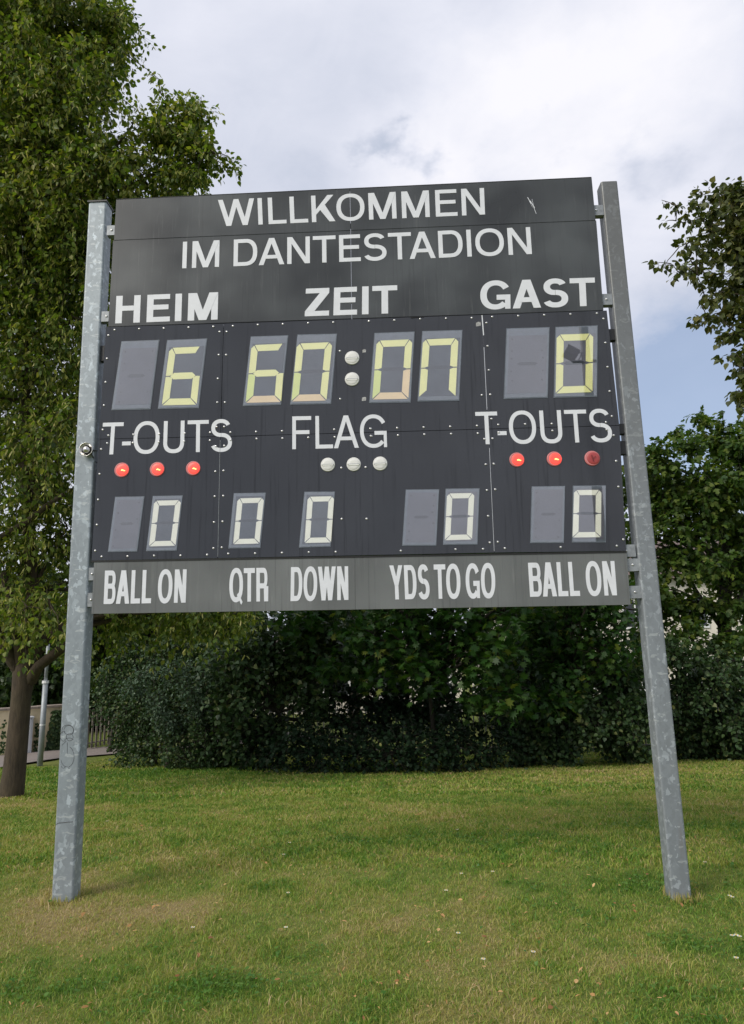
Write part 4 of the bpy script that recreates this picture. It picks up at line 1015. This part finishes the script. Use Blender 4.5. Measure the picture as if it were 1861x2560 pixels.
for pts, ra in (([P(60, 1690, ty), P(30, 1650, ty - .1), P(4, 1600, ty - .3), P(-60, 1480, ty - .5)], [.10, .085, .075, .05]),
                ([P(58, 1680, ty), P(46, 1600, ty - .2), P(32, 1530, ty - .3), P(10, 1430, ty - .4)], [.10, .075, .065, .05]),
                ([P(76, 1700, ty), P(98, 1665, ty - .1), P(130, 1640, ty - .2), P(170, 1610, ty - .3), P(230, 1560, ty)], [.10, .075, .07, .062, .05]),
                ([P(78, 1650, ty), P(105, 1610, ty), P(140, 1580, ty), P(190, 1545, ty + .2), P(330, 1530, ty + .3)], [.10, .075, .07, .06, .03]),
                ([P(-40, 1370, ty), P(0, 1345, ty - .5), P(60, 1310, ty - .6), P(110, 1270, ty - .6), P(160, 1235, ty - .6)], [.06, .048, .044, .04, .03])):
    v, f = tube(pts, ra, 9); link('limb', pymesh(v, f, True), M['bark'] if ra[0] > .06 else M['bark'], big)

# 2 linden reaching in from the right edge
cl = []
for pts in ([(1660, 480), (1600, 455), (1540, 450), (1470, 447)], [(1660, 500), (1590, 490), (1530, 492), (1480, 492)], [(1660, 440), (1600, 430), (1545, 425)], [(1660, 560), (1590, 540), (1540, 545), (1500, 540)],
            [(1670, 540), (1600, 570), (1530, 590), (1462, 582)], [(1670, 600), (1600, 600), (1540, 605), (1475, 598)], [(1670, 600), (1620, 640), (1580, 655), (1555, 660)], [(1670, 470), (1640, 420), (1620, 412)],
            [(1690, 690), (1620, 700), (1570, 705), (1535, 702)], [(1690, 720), (1630, 735), (1590, 752)], [(1690, 760), (1650, 780), (1612, 790)], [(1700, 820), (1660, 850), (1625, 872)], [(1700, 660), (1650, 680), (1600, 690)],
            [(1700, 790), (1660, 810), (1630, 820)], [(1670, 520), (1620, 520), (1560, 510)], [(1680, 640), (1640, 655), (1615, 640)], [(1690, 860), (1655, 880), (1640, 890)], [(1680, 450), (1650, 520), (1600, 545)]):
    q = np.array(pts, float); L_ = len(q)
    for t in np.linspace(0, 1, 9):
        s_ = t * (L_ - 1); i_ = min(int(s_), L_ - 2); c_ = q[i_] + (q[i_ + 1] - q[i_]) * (s_ - i_)
        cl += CL([(c_[0] + random.uniform(-5, 5), c_[1] + random.uniform(-6, 8), 25 - 18 * t)], 4.2, .35, flat=.8, dens=.62)
cl += CL([(1810, 430, 90), (1810, 600, 100), (1820, 780, 90), (1900, 500, 150), (1900, 750, 140), (1860, 300, 120), (1950, 950, 110)], 4.4, .5, dens=.35)
rb = np.array([P(2230, 1700, 4.6)[0], 4.6, 0]); rb[2] = float(gz(rb[0], rb[1]))
tree('linden_tree', 'linden tree with leafy branches, coloured dark as if back-lit, hanging in from the right edge of the sky', 'tree', rb, [rb + [0, 0, -.1], rb + [-.05, 0, 1.2], rb + [0, 0, 2.6], rb + [-.1, 0, 4.5], rb + [-.2, 0, 6.5]], [.2, .17, .15, .11, .05],
     cl, M['linden_dk'], M['bark'], [T_HEART], (.06, .095), 62, 5, (.12, .26), bracts=.05, sub=1, limb_r=.022, shell=.1, droop=-.3)

# 3 shrubs and small trees of the hedge
SH = [T_OVAL, T_OVAL2]
def bush(name, label, cat, cl, mat, tmpl, leaf, pa, m_, tl, base_px, y, **kw):
    if mat is not M['under']: cl = split(cl, 5, .5, .6)
    kw.setdefault('sub', 1)
    b = P(base_px * K, 1700 * K, y); b[2] = float(gz(b[0], b[1])); ctr = np.mean([c[0][0] for c in cl], axis=0)
    tp_ = [b + [0, 0, -.1], b + [.05, .05, .5], b * .4 + ctr * .6]
    return tree(name, label, cat, b, tp_, [.07, .055, .03], cl, mat, M['bark_dk'], tmpl, leaf, pa, m_, tl, **kw)
bush('shrub', 'rounded dark green fine-leaved shrub at the left end of the hedge', 'shrub',
     CL([(262, 1500, 42, 11), (300, 1470, 55, 11), (275, 1570, 45, 11), (280, 1630, 42, 11.2), (370, 1470, 55, 10.6), (330, 1550, 75, 10.4), (330, 1640, 60, 10.6), (420, 1540, 75, 10.2), (410, 1640, 65, 10), (480, 1600, 70, 9.7), (470, 1670, 45, 9.7), (440, 1460, 45, 10.4),
         (248, 1540, 22, 11), (400, 1425, 25, 10.4), (285, 1425, 25, 11)], 10.5), M['shrub'], SH, (.05, .085), 60, 8, (.2, .45), 340, 11, up=.5, shell=.55, hang=.2)
bush('shrub', 'grey-green willowy shrub in front of the dark left hedge', 'shrub',
     CL([(330, 1500, 34), (390, 1485, 34), (350, 1550, 36), (420, 1535, 32), (380, 1600, 28), (450, 1580, 28), (300, 1530, 28), (460, 1500, 28)], 9.3, .1), M['greyshrub'], [T_OVAL], (.05, .08), 46, 8, (.2, .4), 370, 9.9, droop=-.3, shell=.7, hang=.1)
bush('maple_tree', 'bright green field maple behind the shrub and left post', 'tree',
     CL([(215, 1400, 45), (250, 1440, 40), (290, 1420, 40), (225, 1480, 35), (340, 1430, 40), (420, 1420, 40), (180, 1440, 40), (200, 1350, 50), (300, 1340, 50), (400, 1330, 60), (260, 1250, 80), (380, 1230, 80)], 14.2, .5), M['maple_bright'], [T_MAPLE2], (.09, .14), 26, 6, (.3, .6), 240, 14.4)
bush('hornbeam', 'dark broad-leaved hornbeam bush in the hedge below the DOWN caption', 'shrub',
     CL([(560, 1440, 70), (620, 1400, 70), (560, 1540, 75), (640, 1500, 80), (700, 1440, 70), (600, 1620, 60), (540, 1640, 50), (690, 1560, 50), (740, 1400, 60), (510, 1480, 50), (690, 1380, 50), (500, 1560, 45)], 9.2, .3), M['shrub'], [T_HEART], (.075, .11), 30, 6, (.3, .5), 620, 9.6, up=.9, shell=.6, hang=.15)
bush('maple_tree', 'spreading maple in the middle of the hedge with yellow-green leaf tips', 'tree',
     CL([(820, 1400, 70), (900, 1380, 60), (870, 1460, 60), (960, 1430, 75), (800, 1480, 45), (1040, 1390, 60), (1060, 1470, 60), (960, 1500, 40), (1120, 1420, 60), (1100, 1520, 50), (1060, 1560, 30), (1140, 1560, 35), (1000, 1330, 80), (850, 1300, 80), (1120, 1320, 70), (740, 1470, 35), (660, 1370, 50), (720, 1350, 50),
         (900, 1150, 140), (1080, 1100, 120)], 8.0, .4), M['maple'], [T_MAPLE], (.11, .17), 17, 5, (.35, .6), 960, 8.8, up=1.3, shell=.6, hang=.1, group=None)
bush('maple_tree', 'darker maple at the right of the hedge beside the right post', 'tree',
     CL([(1210, 1400, 60), (1280, 1380, 60), (1230, 1470, 60), (1300, 1460, 60), (1180, 1360, 50), (1350, 1400, 60), (1350, 1490, 50), (1280, 1300, 80), (1200, 1550, 45), (1260, 1540, 50)], 9.2, .4), M['maple'], [T_MAPLE, T_MAPLE2], (.09, .14), 22, 5, (.3, .5), 1270, 9.8, up=1.1, shell=.55, hang=.15)
bush('shrub', 'undergrowth along the foot of the hedge centre, coloured dark green as shade', 'shrub',
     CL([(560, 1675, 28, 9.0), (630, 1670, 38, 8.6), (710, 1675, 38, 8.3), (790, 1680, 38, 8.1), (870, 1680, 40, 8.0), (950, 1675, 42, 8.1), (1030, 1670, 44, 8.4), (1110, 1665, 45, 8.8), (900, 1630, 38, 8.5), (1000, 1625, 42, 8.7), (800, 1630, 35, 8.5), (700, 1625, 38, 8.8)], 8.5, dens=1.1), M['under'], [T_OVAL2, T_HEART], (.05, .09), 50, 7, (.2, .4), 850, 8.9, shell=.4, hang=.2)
bush('shrub', 'mixed green shrub right of centre, its leaves reaching down to the lawn', 'shrub',
     CL([(1120, 1610, 45), (1180, 1640, 50), (1240, 1610, 55), (1300, 1570, 55), (1260, 1660, 40), (1330, 1640, 50), (1390, 1600, 60), (1380, 1520, 50), (1400, 1660, 35), (1200, 1590, 45)], 9.3, .3), M['shrub'], [T_OVAL2, T_HEART], (.06, .10), 42, 7, (.25, .5), 1260, 9.8, hang=.2, shell=.55)
bush('shrub', 'dark shrub right of the right post at the lawn edge', 'shrub',
     CL([(1490, 1540, 60), (1560, 1520, 60), (1640, 1520, 70), (1480, 1620, 55), (1560, 1610, 65), (1640, 1610, 65), (1530, 1665, 30), (1610, 1665, 30), (1440, 1580, 40), (1500, 1460, 45), (1700, 1580, 80)], 10.2, .3), M['shrub'], [T_OVAL2, T_HEART], (.06, .10), 42, 7, (.25, .5), 1560, 10.7, hang=.2, shell=.55)
bush('shrub', 'inner growth of the hedge under the maples, coloured almost black as shade', 'shrub',
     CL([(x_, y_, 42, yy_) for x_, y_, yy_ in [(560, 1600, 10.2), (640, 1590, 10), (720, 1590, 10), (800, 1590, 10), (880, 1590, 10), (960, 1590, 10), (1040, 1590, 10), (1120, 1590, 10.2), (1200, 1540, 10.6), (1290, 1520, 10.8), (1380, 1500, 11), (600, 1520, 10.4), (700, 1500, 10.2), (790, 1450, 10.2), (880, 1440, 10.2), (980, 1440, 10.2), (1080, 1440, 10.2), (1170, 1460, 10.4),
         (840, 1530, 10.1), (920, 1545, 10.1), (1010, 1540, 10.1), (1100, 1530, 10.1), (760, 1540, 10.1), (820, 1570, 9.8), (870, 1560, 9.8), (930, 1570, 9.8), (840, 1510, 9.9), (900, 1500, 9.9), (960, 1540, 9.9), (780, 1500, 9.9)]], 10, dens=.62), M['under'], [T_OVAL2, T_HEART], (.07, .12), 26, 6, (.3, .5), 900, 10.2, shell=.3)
rt = P(1610 * K, 1560 * K, 12.0); rt[2] = float(gz(rt[0], rt[1]))
rtp = [rt + [0, 0, -.1], P(1612 * K, 1500 * K, 12), P(1608 * K, 1420 * K, 12), P(1602 * K, 1350 * K, 12), P(1610 * K, 1260 * K, 12), P(1600 * K, 1100 * K, 12)]
rmaple = tree('maple_tree', 'tall maple right of the scoreboard with its dark forked trunk and crown against blue sky', 'tree', rt, rtp, [.2, .18, .16, .14, .10, .05],
     split(CL([(1470, 1020, 42), (1520, 1000, 36), (1510, 960, 18), (1500, 1075, 60), (1560, 960, 32), (1548, 925, 16), (1590, 985, 45), (1605, 935, 14), (1600, 915, 7), (1635, 985, 34), (1655, 940, 20), (1570, 1060, 65), (1640, 1070, 60), (1460, 1110, 50), (1450, 1000, 25)], 11.4, .5)
     + CL([(1490, 1160, 60), (1560, 1150, 70), (1640, 1160, 70), (1470, 1240, 50), (1540, 1240, 60), (1620, 1250, 70)], 11.6, .5, dens=.8)
     + CL([(1480, 1330, 45), (1540, 1340, 50), (1640, 1340, 50), (1500, 1400, 45), (1580, 1430, 40), (1650, 1430, 50), (1440, 1380, 45), (1440, 1300, 45), (1420, 1440, 40)], 11.3, .5, dens=.75)
     + CL([(1380, 1050, 90), (1370, 1200, 90), (1330, 1350, 60), (1740, 1050, 110), (1740, 1200, 110)], 11.8, .4, dens=.4), 6, .46, .5),
     M['maple_bright'], M['bark_dk'], [T_MAPLE2], (.10, .15), 19, 6, (.3, .55), limb_r=.035, up=1.0, shell=.4, sub=1)
for pts in ([(1608, 1400), (1570, 1350), (1530, 1290), (1500, 1230)], [(1605, 1380), (1640, 1320), (1670, 1250)], [(1612, 1450), (1560, 1480), (1535, 1420), (1520, 1370)], [(1610, 1340), (1630, 1250), (1640, 1150)], [(1612, 1500), (1650, 1440), (1680, 1350)]):
    v, f = tube([P(a * K, b * K, 11.9) for a, b in pts], list(np.linspace(.075, .025, len(pts))), 7); link('limb', pymesh(v, f, True), M['bark_dk'], rmaple)
# dark trees behind everything
cl = []
for i in range(15):
    x = -34 + i * 3.0; y = 19.5 + random.uniform(-1, 1)
    if -7 < x < 3 or 5 < x: continue
    for _ in range(3): cl.append(((x + random.uniform(-1.2, 1.2), y, random.uniform(-.6, 1.6)), (1.5, 1.0, 1.2)))
    for _ in range(4): cl.append((((x + random.uniform(-1, 1), y + random.uniform(-.6, .6), random.uniform(-.2, 5.0))), (1.5, 1.2, 1.4)))
cl2 = [((np.array(c), np.array(r)), 1.0) for c, r in cl]
S, D, Ln = clump_twigs([(c, r, 1.0) for (c, r), d in cl2], 10, shell=.5, tl=(.4, .8)); p, al, nr = leaves_on(S, D, Ln, 6)
o = make_leaves('far_trees', [T_MAPLE2], p, al, nr, rng.uniform(.14, .22, len(p)), rng.random(len(p)), M['darkwood'], None, 'stuff'); o['label'] = 'dark wood of distant trees behind the wall'
for i, (x, y, h, lab) in enumerate([(-6.5, 17.5, 5.5, 'mid-distance dark tree behind the bright maple and left hedge'), (-1.5, 16.5, 5.5, 'tree behind the scoreboard centre, hidden by its panels'), (3.4, 15.8, 5.2, 'tree behind the right half of the scoreboard'), (11, 15, 6, 'further tree beyond the right edge of the hedge')]):
    b = np.array([x, y, float(gz(x, y))]); cl = []
    for _ in range(11): cl.append(((b + [random.uniform(-1.4, 1.4), random.uniform(-1, 1), random.uniform(1.9, h)], np.array([1., .9, .8]) * random.uniform(.8, 1.1)), .8))
    tree('deciduous_tree', lab, 'tree', b, [b + [0, 0, -.1], b + [.1, 0, 1.5], b + [0, 0, 3.5]], [.16, .13, .08], cl, M['darkwood'], M['bark_dk'], [T_MAPLE2], (.12, .19), 14, 6, (.35, .6), sub=2)

# ------------------------------------------------------------------ grass
def scatter_lawn(n, ymin, ymax, power=1.0):
    y = ymin + (ymax - ymin) * rng.random(n) ** power
    d = y + 4.89; hw = d * .62 + .5
    return (rng.random(n) * 2 - 1) * hw - .05 * d, y
def blades(n, ymin, ymax, hgt, wid, name='grass', power=1.0):
    x, y = scatter_lawn(n, ymin, ymax, power)
    dr = dryness(x, y)
    # keep off path and under hedge
    keep = rng.random(n) > np.clip((dr - .8) * 1.6, 0, .4)
    keep &= ~((y > 11.0) & (x < -7.5))
    x, y, dr = x[keep], y[keep], dr[keep]; n = len(x)
    z = gz(x, y) + (vnoise(x, y, 1.1) - .5) * .04 + (vnoise(x, y, 4.0) - .5) * .014
    hh = rng.uniform(hgt[0], hgt[1], n) * (.65 + .7 * vnoise(x + 9, y + 5, 3.3)) * (1.1 - .5 * dr); w = rng.uniform(wid[0], wid[1], n)
    lean = rng.normal(size=(n, 2)) * .65; a = rng.random(n) * 2 * math.pi; s = np.stack([np.cos(a), np.sin(a), np.zeros(n)], -1)
    b0 = np.stack([x, y, z - .004], -1); up = np.array([0, 0, 1.0])
    l3 = np.concatenate([lean, np.zeros((n, 1))], 1)
    mid = b0 + up * (hh * .6)[:, None] + l3 * (hh * .30)[:, None]; tip = b0 + up * (hh * .85)[:, None] + l3 * (hh * .95)[:, None]
    V = np.stack([b0 - s * w[:, None] / 2, b0 + s * w[:, None] / 2, mid + s * w[:, None] * .4, mid - s * w[:, None] * .4, tip], 1)
    F = (np.arange(n)[:, None] * 5 + np.array([0, 1, 2, 3, 3, 2, 4])[None, :]).reshape(-1); LT = np.tile([4, 3], n)
    me = bpy.data.meshes.new(name); fast_mesh(me, V.reshape(-1, 3), F, LT)
    lv = np.clip(dr + rng.normal(0, .20, n) + (rng.random(n) < .12) * .32, 0, 1)
    at = me.attributes.new('lv', 'FLOAT', 'POINT'); at.data.foreach_set('value', np.repeat(lv, 5).astype(np.float32))
    o = link(name, me, M['grass']); o['kind'] = 'stuff'; o['label'] = 'short mown lawn grass, partly dry'; return o
blades(170000, -2.2, 0.6, (.018, .040), (.0022, .0045))
blades(150000, .6, 4.5, (.025, .05), (.004, .008))
blades(110000, 4.5, 13.5, (.03, .055), (.009, .018))
# coarser tufts, and long blades left round the post feet where the mower misses them
blades(3200, -2.1, 3.0, (.04, .07), (.004, .007))
def foot_tuft(cx, cy, n=150):
    a = rng.random(n) * 2 * math.pi; rr = rng.uniform(.0, .07, n); x = cx + rng.uniform(-.085, .085, n); y = cy + np.where(rng.random(n) < .55, -.02 - rr, rng.uniform(-.03, .16, n))
    side_ = (y > cy - .012); x = np.where(side_, cx + np.where(rng.random(n) < .5, -1, 1) * rng.uniform(.078, .12, n), x)
    z = gz(x, y); p_ = np.stack([x, y, z - .005], -1); al = rand_dirs(n) * .45; al[:, 2] = 1; nr = rand_dirs(n)
    o = make_leaves('grass_tuft', [([(-.04, 0, 0), (.04, 0, 0), (.03, .6, .05), (-.03, .6, .05), (0, 1, .2)], [(0, 1, 2, 3), (3, 2, 4)])], p_, al, nr, rng.uniform(.03, .065, n), np.clip(rng.normal(.72, .22, n), 0, 1), M['grass'], None, 'stuff', 'longer grass and straw at a post foot')
for q_ in (P(152, 2255, .06), P(1705, 2242, .06)): foot_tuft(q_[0], q_[1] - .055)
# broad-leaved weeds in the lush patches
x, y = scatter_lawn(60000, -2.2, 4.0); dr = dryness(x, y); k_ = (rng.random(len(x)) < np.clip((.36 - dr) * 2.2, 0.01, 1)) ; x, y = x[k_], y[k_]; n = len(x)
p = np.stack([x, y, gz(x, y) + (vnoise(x, y, 1.1) - .5) * .04 + rng.uniform(.012, .035, n)], -1); al = rand_dirs(n); al[:, 2] *= .25; nr = rand_dirs(n) * .35; nr[:, 2] += 1
o = make_leaves('clover', [T_OVAL, T_HEART], p, al, nr, rng.uniform(.012, .026, n), rng.random(n), M['clover'], None, 'stuff', 'clover and broad-leaved weeds in the lawn')
# tiny litter
x, y = scatter_lawn(2000, -2.0, 10); n = len(x); p = np.stack([x, y, gz(x, y) + .03], -1); al = rand_dirs(n); al[:, 2] *= .2; nr = rand_dirs(n) * .5; nr[:, 2] += 1
make_leaves('leaf_litter', [T_STRIP, T_OVAL], p, al, nr, rng.uniform(.012, .035, n), rng.random(n), M['dryleaf'], None, 'stuff', 'small dry leaf fragments in the grass')
SMALL = []
# single fallen leaves
def one_leaf(px, py, s, shape):
    g = G(px, py); k = {'strip': T_STRIP, 'oval': T_OVAL2}[shape]; a = random.uniform(0, 6.28); nr = Vector((random.uniform(-.4, .4), random.uniform(-.7, -.1), 1)).normalized()
    al = Vector((math.cos(a), math.sin(a), 0)); al = (al - nr * al.dot(nr)).normalized(); sd = al.cross(nr)
    v = [tuple(np.array(sd) * q[0] * s * .95 + np.array(al) * q[1] * s + np.array(nr) * (q[2] * s * 2.5)) for q in k[0]]
    v2 = [(a_, b_, c_ - .0012) for a_, b_, c_ in v]; nv = len(v); fs = [tuple(f) for f in k[1]] + [tuple(i + nv for i in reversed(f)) for f in k[1]]
    me = pymesh(v + v2, fs); at = me.attributes.new('lv', 'FLOAT', 'POINT'); at.data.foreach_set('value', [random.random() * .8 + .1] * (2 * nv))
    o = link('fallen_leaf', me, M['dryleaf'], None, (g[0], g[1], g[2] + .038)); tag(o, 'x', 'leaf', 'fallen leaves on the lawn'); SMALL.append((o, px, py, 'tan dry leaf'))
def q6(x, y): return (x / 1.773, 1950 + y / 1.773)
def q7(x, y): return (930 + x / 1.771, 1950 + y / 1.771)
for R, lst in ((q6, [(30, 402, 7), (375, 616, 8), (382, 697, 8), (670, 548, 6), (500, 772, 9), (880, 800, 7), (1072, 684, 5), (1290, 438, 5), (1388, 392, 5), (1530, 865, 8), (1505, 893, 7), (1272, 968, 5), (45, 1036, 8), (100, 1036, 6), (395, 1056, 6), (565, 1056, 7), (875, 205, 6), (428, 238, 7), (1395, 22, 7), (1330, 680, 5), (730, 260, 5), (690, 585, 7), (405, 405, 5), (1425, 498, 5), (490, 335, 6), (20, 200, 5), (1585, 253, 5)]),
               (q7, [(48, 578, 5), (305, 624, 8), (347, 735, 5), (395, 752, 8), (390, 785, 6), (503, 765, 7), (117, 880, 7), (935, 865, 11), (770, 873, 7), (1000, 950, 9), (335, 1032, 8), (905, 998, 7), (1155, 582, 6), (1158, 607, 6), (1415, 938, 8), (1345, 1068, 6), (678, 618, 6), (28, 1045, 6), (678, 1055, 5), (270, 338, 5), (1130, 370, 6), (1550, 283, 6), (172, 497, 5), (665, 20, 6)])):
    for x, y, s in lst:
        if s < 6: continue
        px, py = R(x, y); s_ = s * 2.5 / 1.77 / FPX * np.linalg.norm(G(px, py) - CAM); one_leaf(px, py, s_, random.choice(['strip', 'oval', 'strip']))
# daisies
def daisy(px, py, lab=None):
    g = G(px, py); z = g[2] + .045; root = empty('daisy', (g[0], g[1], g[2])); tag(root, 'x', 'flower', 'daisies in the lawn'); SMALL.append((root, px, py, 'white daisy'))
    mb = MB(); n = 12; r = .013
    for i in range(n):
        a = 2 * math.pi * i / n; w = .14; p0 = (.003 * math.cos(a), .003 * math.sin(a)); z_ = z + .0004 * (i % 2)
        top = [(g[0] + p0[0], g[1] + p0[1], z_), (g[0] + r * .8 * math.cos(a - w), g[1] + r * .8 * math.sin(a - w), z_ + .001), (g[0] + r * math.cos(a), g[1] + r * math.sin(a), z_), (g[0] + r * .8 * math.cos(a + w), g[1] + r * .8 * math.sin(a + w), z_ + .001)]
        mb.add(top, [(0, 1, 2, 3)])
    mb.build('petals', M['daisy'], root); v, f = lathe([(.004, 0), (.003, .003)], (g[0], g[1], z), 'z', 8); link('flower_centre', pymesh(v, f), M['daisyc'], root)
    mb = MB(); mb.tube([(g[0], g[1], g[2]), (g[0] + .003, g[1], z)], .0012, 4); mb.build('stem', M['clover'], root)
for R, lst in ((q6, [(855, 690), (1285, 303), (1278, 532), (474, 203), (1240, 195), (1268, 690), (1258, 357)]), (q7, [(495, 835), (717, 802), (330, 521), (398, 444), (380, 243), (205, 75), (536, 435), (1618, 830), (1600, 552), (1588, 546), (1600, 728), (1618, 726), (1632, 732), (1478, 392), (122, 62), (384, 716), (912, 38)])):
    for a in lst: daisy(*R(*a))
# a label of its own for every leaf and daisy: zone of the lawn, then its place in the row
zones = {}
for o, px, py, what in SMALL:
    row = 'in the nearest grass' if py > 2400 else ('in the grass just before the posts' if py > 2255 else ('in the grass level with the posts' if py > 2080 else 'in the far grass'))
    side = 'far left' if px < 200 else ('left' if px < 620 else ('middle' if px < 1150 else ('right' if px < 1650 else 'far right')))
    zones.setdefault((what, row, side), []).append((px, o))
ORD = ['leftmost', 'second from left', 'third from left', 'fourth from left', 'fifth from left', 'sixth from left', 'seventh from left', 'eighth from left']
for (what, row, side), lst in zones.items():
    lst.sort(key=lambda q: q[0])
    for i, (px, o) in enumerate(lst): o['label'] = (('' if len(lst) == 1 else ORD[i] + ' ') + 'small ' + what + ' ' + row + ', ' + side)
# floodlight mast behind the photographer, mirrored in the glossy casing

md = 14.0
def MP(px, py): q = P(px, py, md); return np.array([q[0], -md, q[2]])
mast = empty('floodlight_mast', tuple(MP(1478, 1500) * [1, 1, 0])); tag(mast, 'dark floodlight mast behind the viewer, mirrored in the right-hand GAST display', 'mast')
m0 = MP(1474, 1000); mb = MB(); mb.tube([(m0[0], -md, 0), (m0[0], -md, MP(1470, 300)[2])], [.15, .11], 14); mb.build('mast_pole', M['black'], mast, True)
a0, a1 = MP(1432, 905), MP(1494, 905); mb = MB(); mb.box((a0[0], -md - .03, a0[2] - .035), (a1[0], -md + .03, a0[2] + .035)); mb.build('cross_arm', M['black'], mast)
c0 = MP(1428, 884); mb = MB(); h_ = .19
mb.box((-h_, -.12, -h_ * .9), (h_, .12, h_ * .9)); ob = mb.build('floodlight', M['black'], mast); ob.location = Vector(c0) - mast.location; ob.rotation_euler = (.5, math.radians(32), 0)
mb = MB(); mb.tube([c0 + [.1, 0, .1], c0 + [.3, 0, -.02], MP(1446, 903)], .02, 6); mb.build('yoke', M['black'], mast)
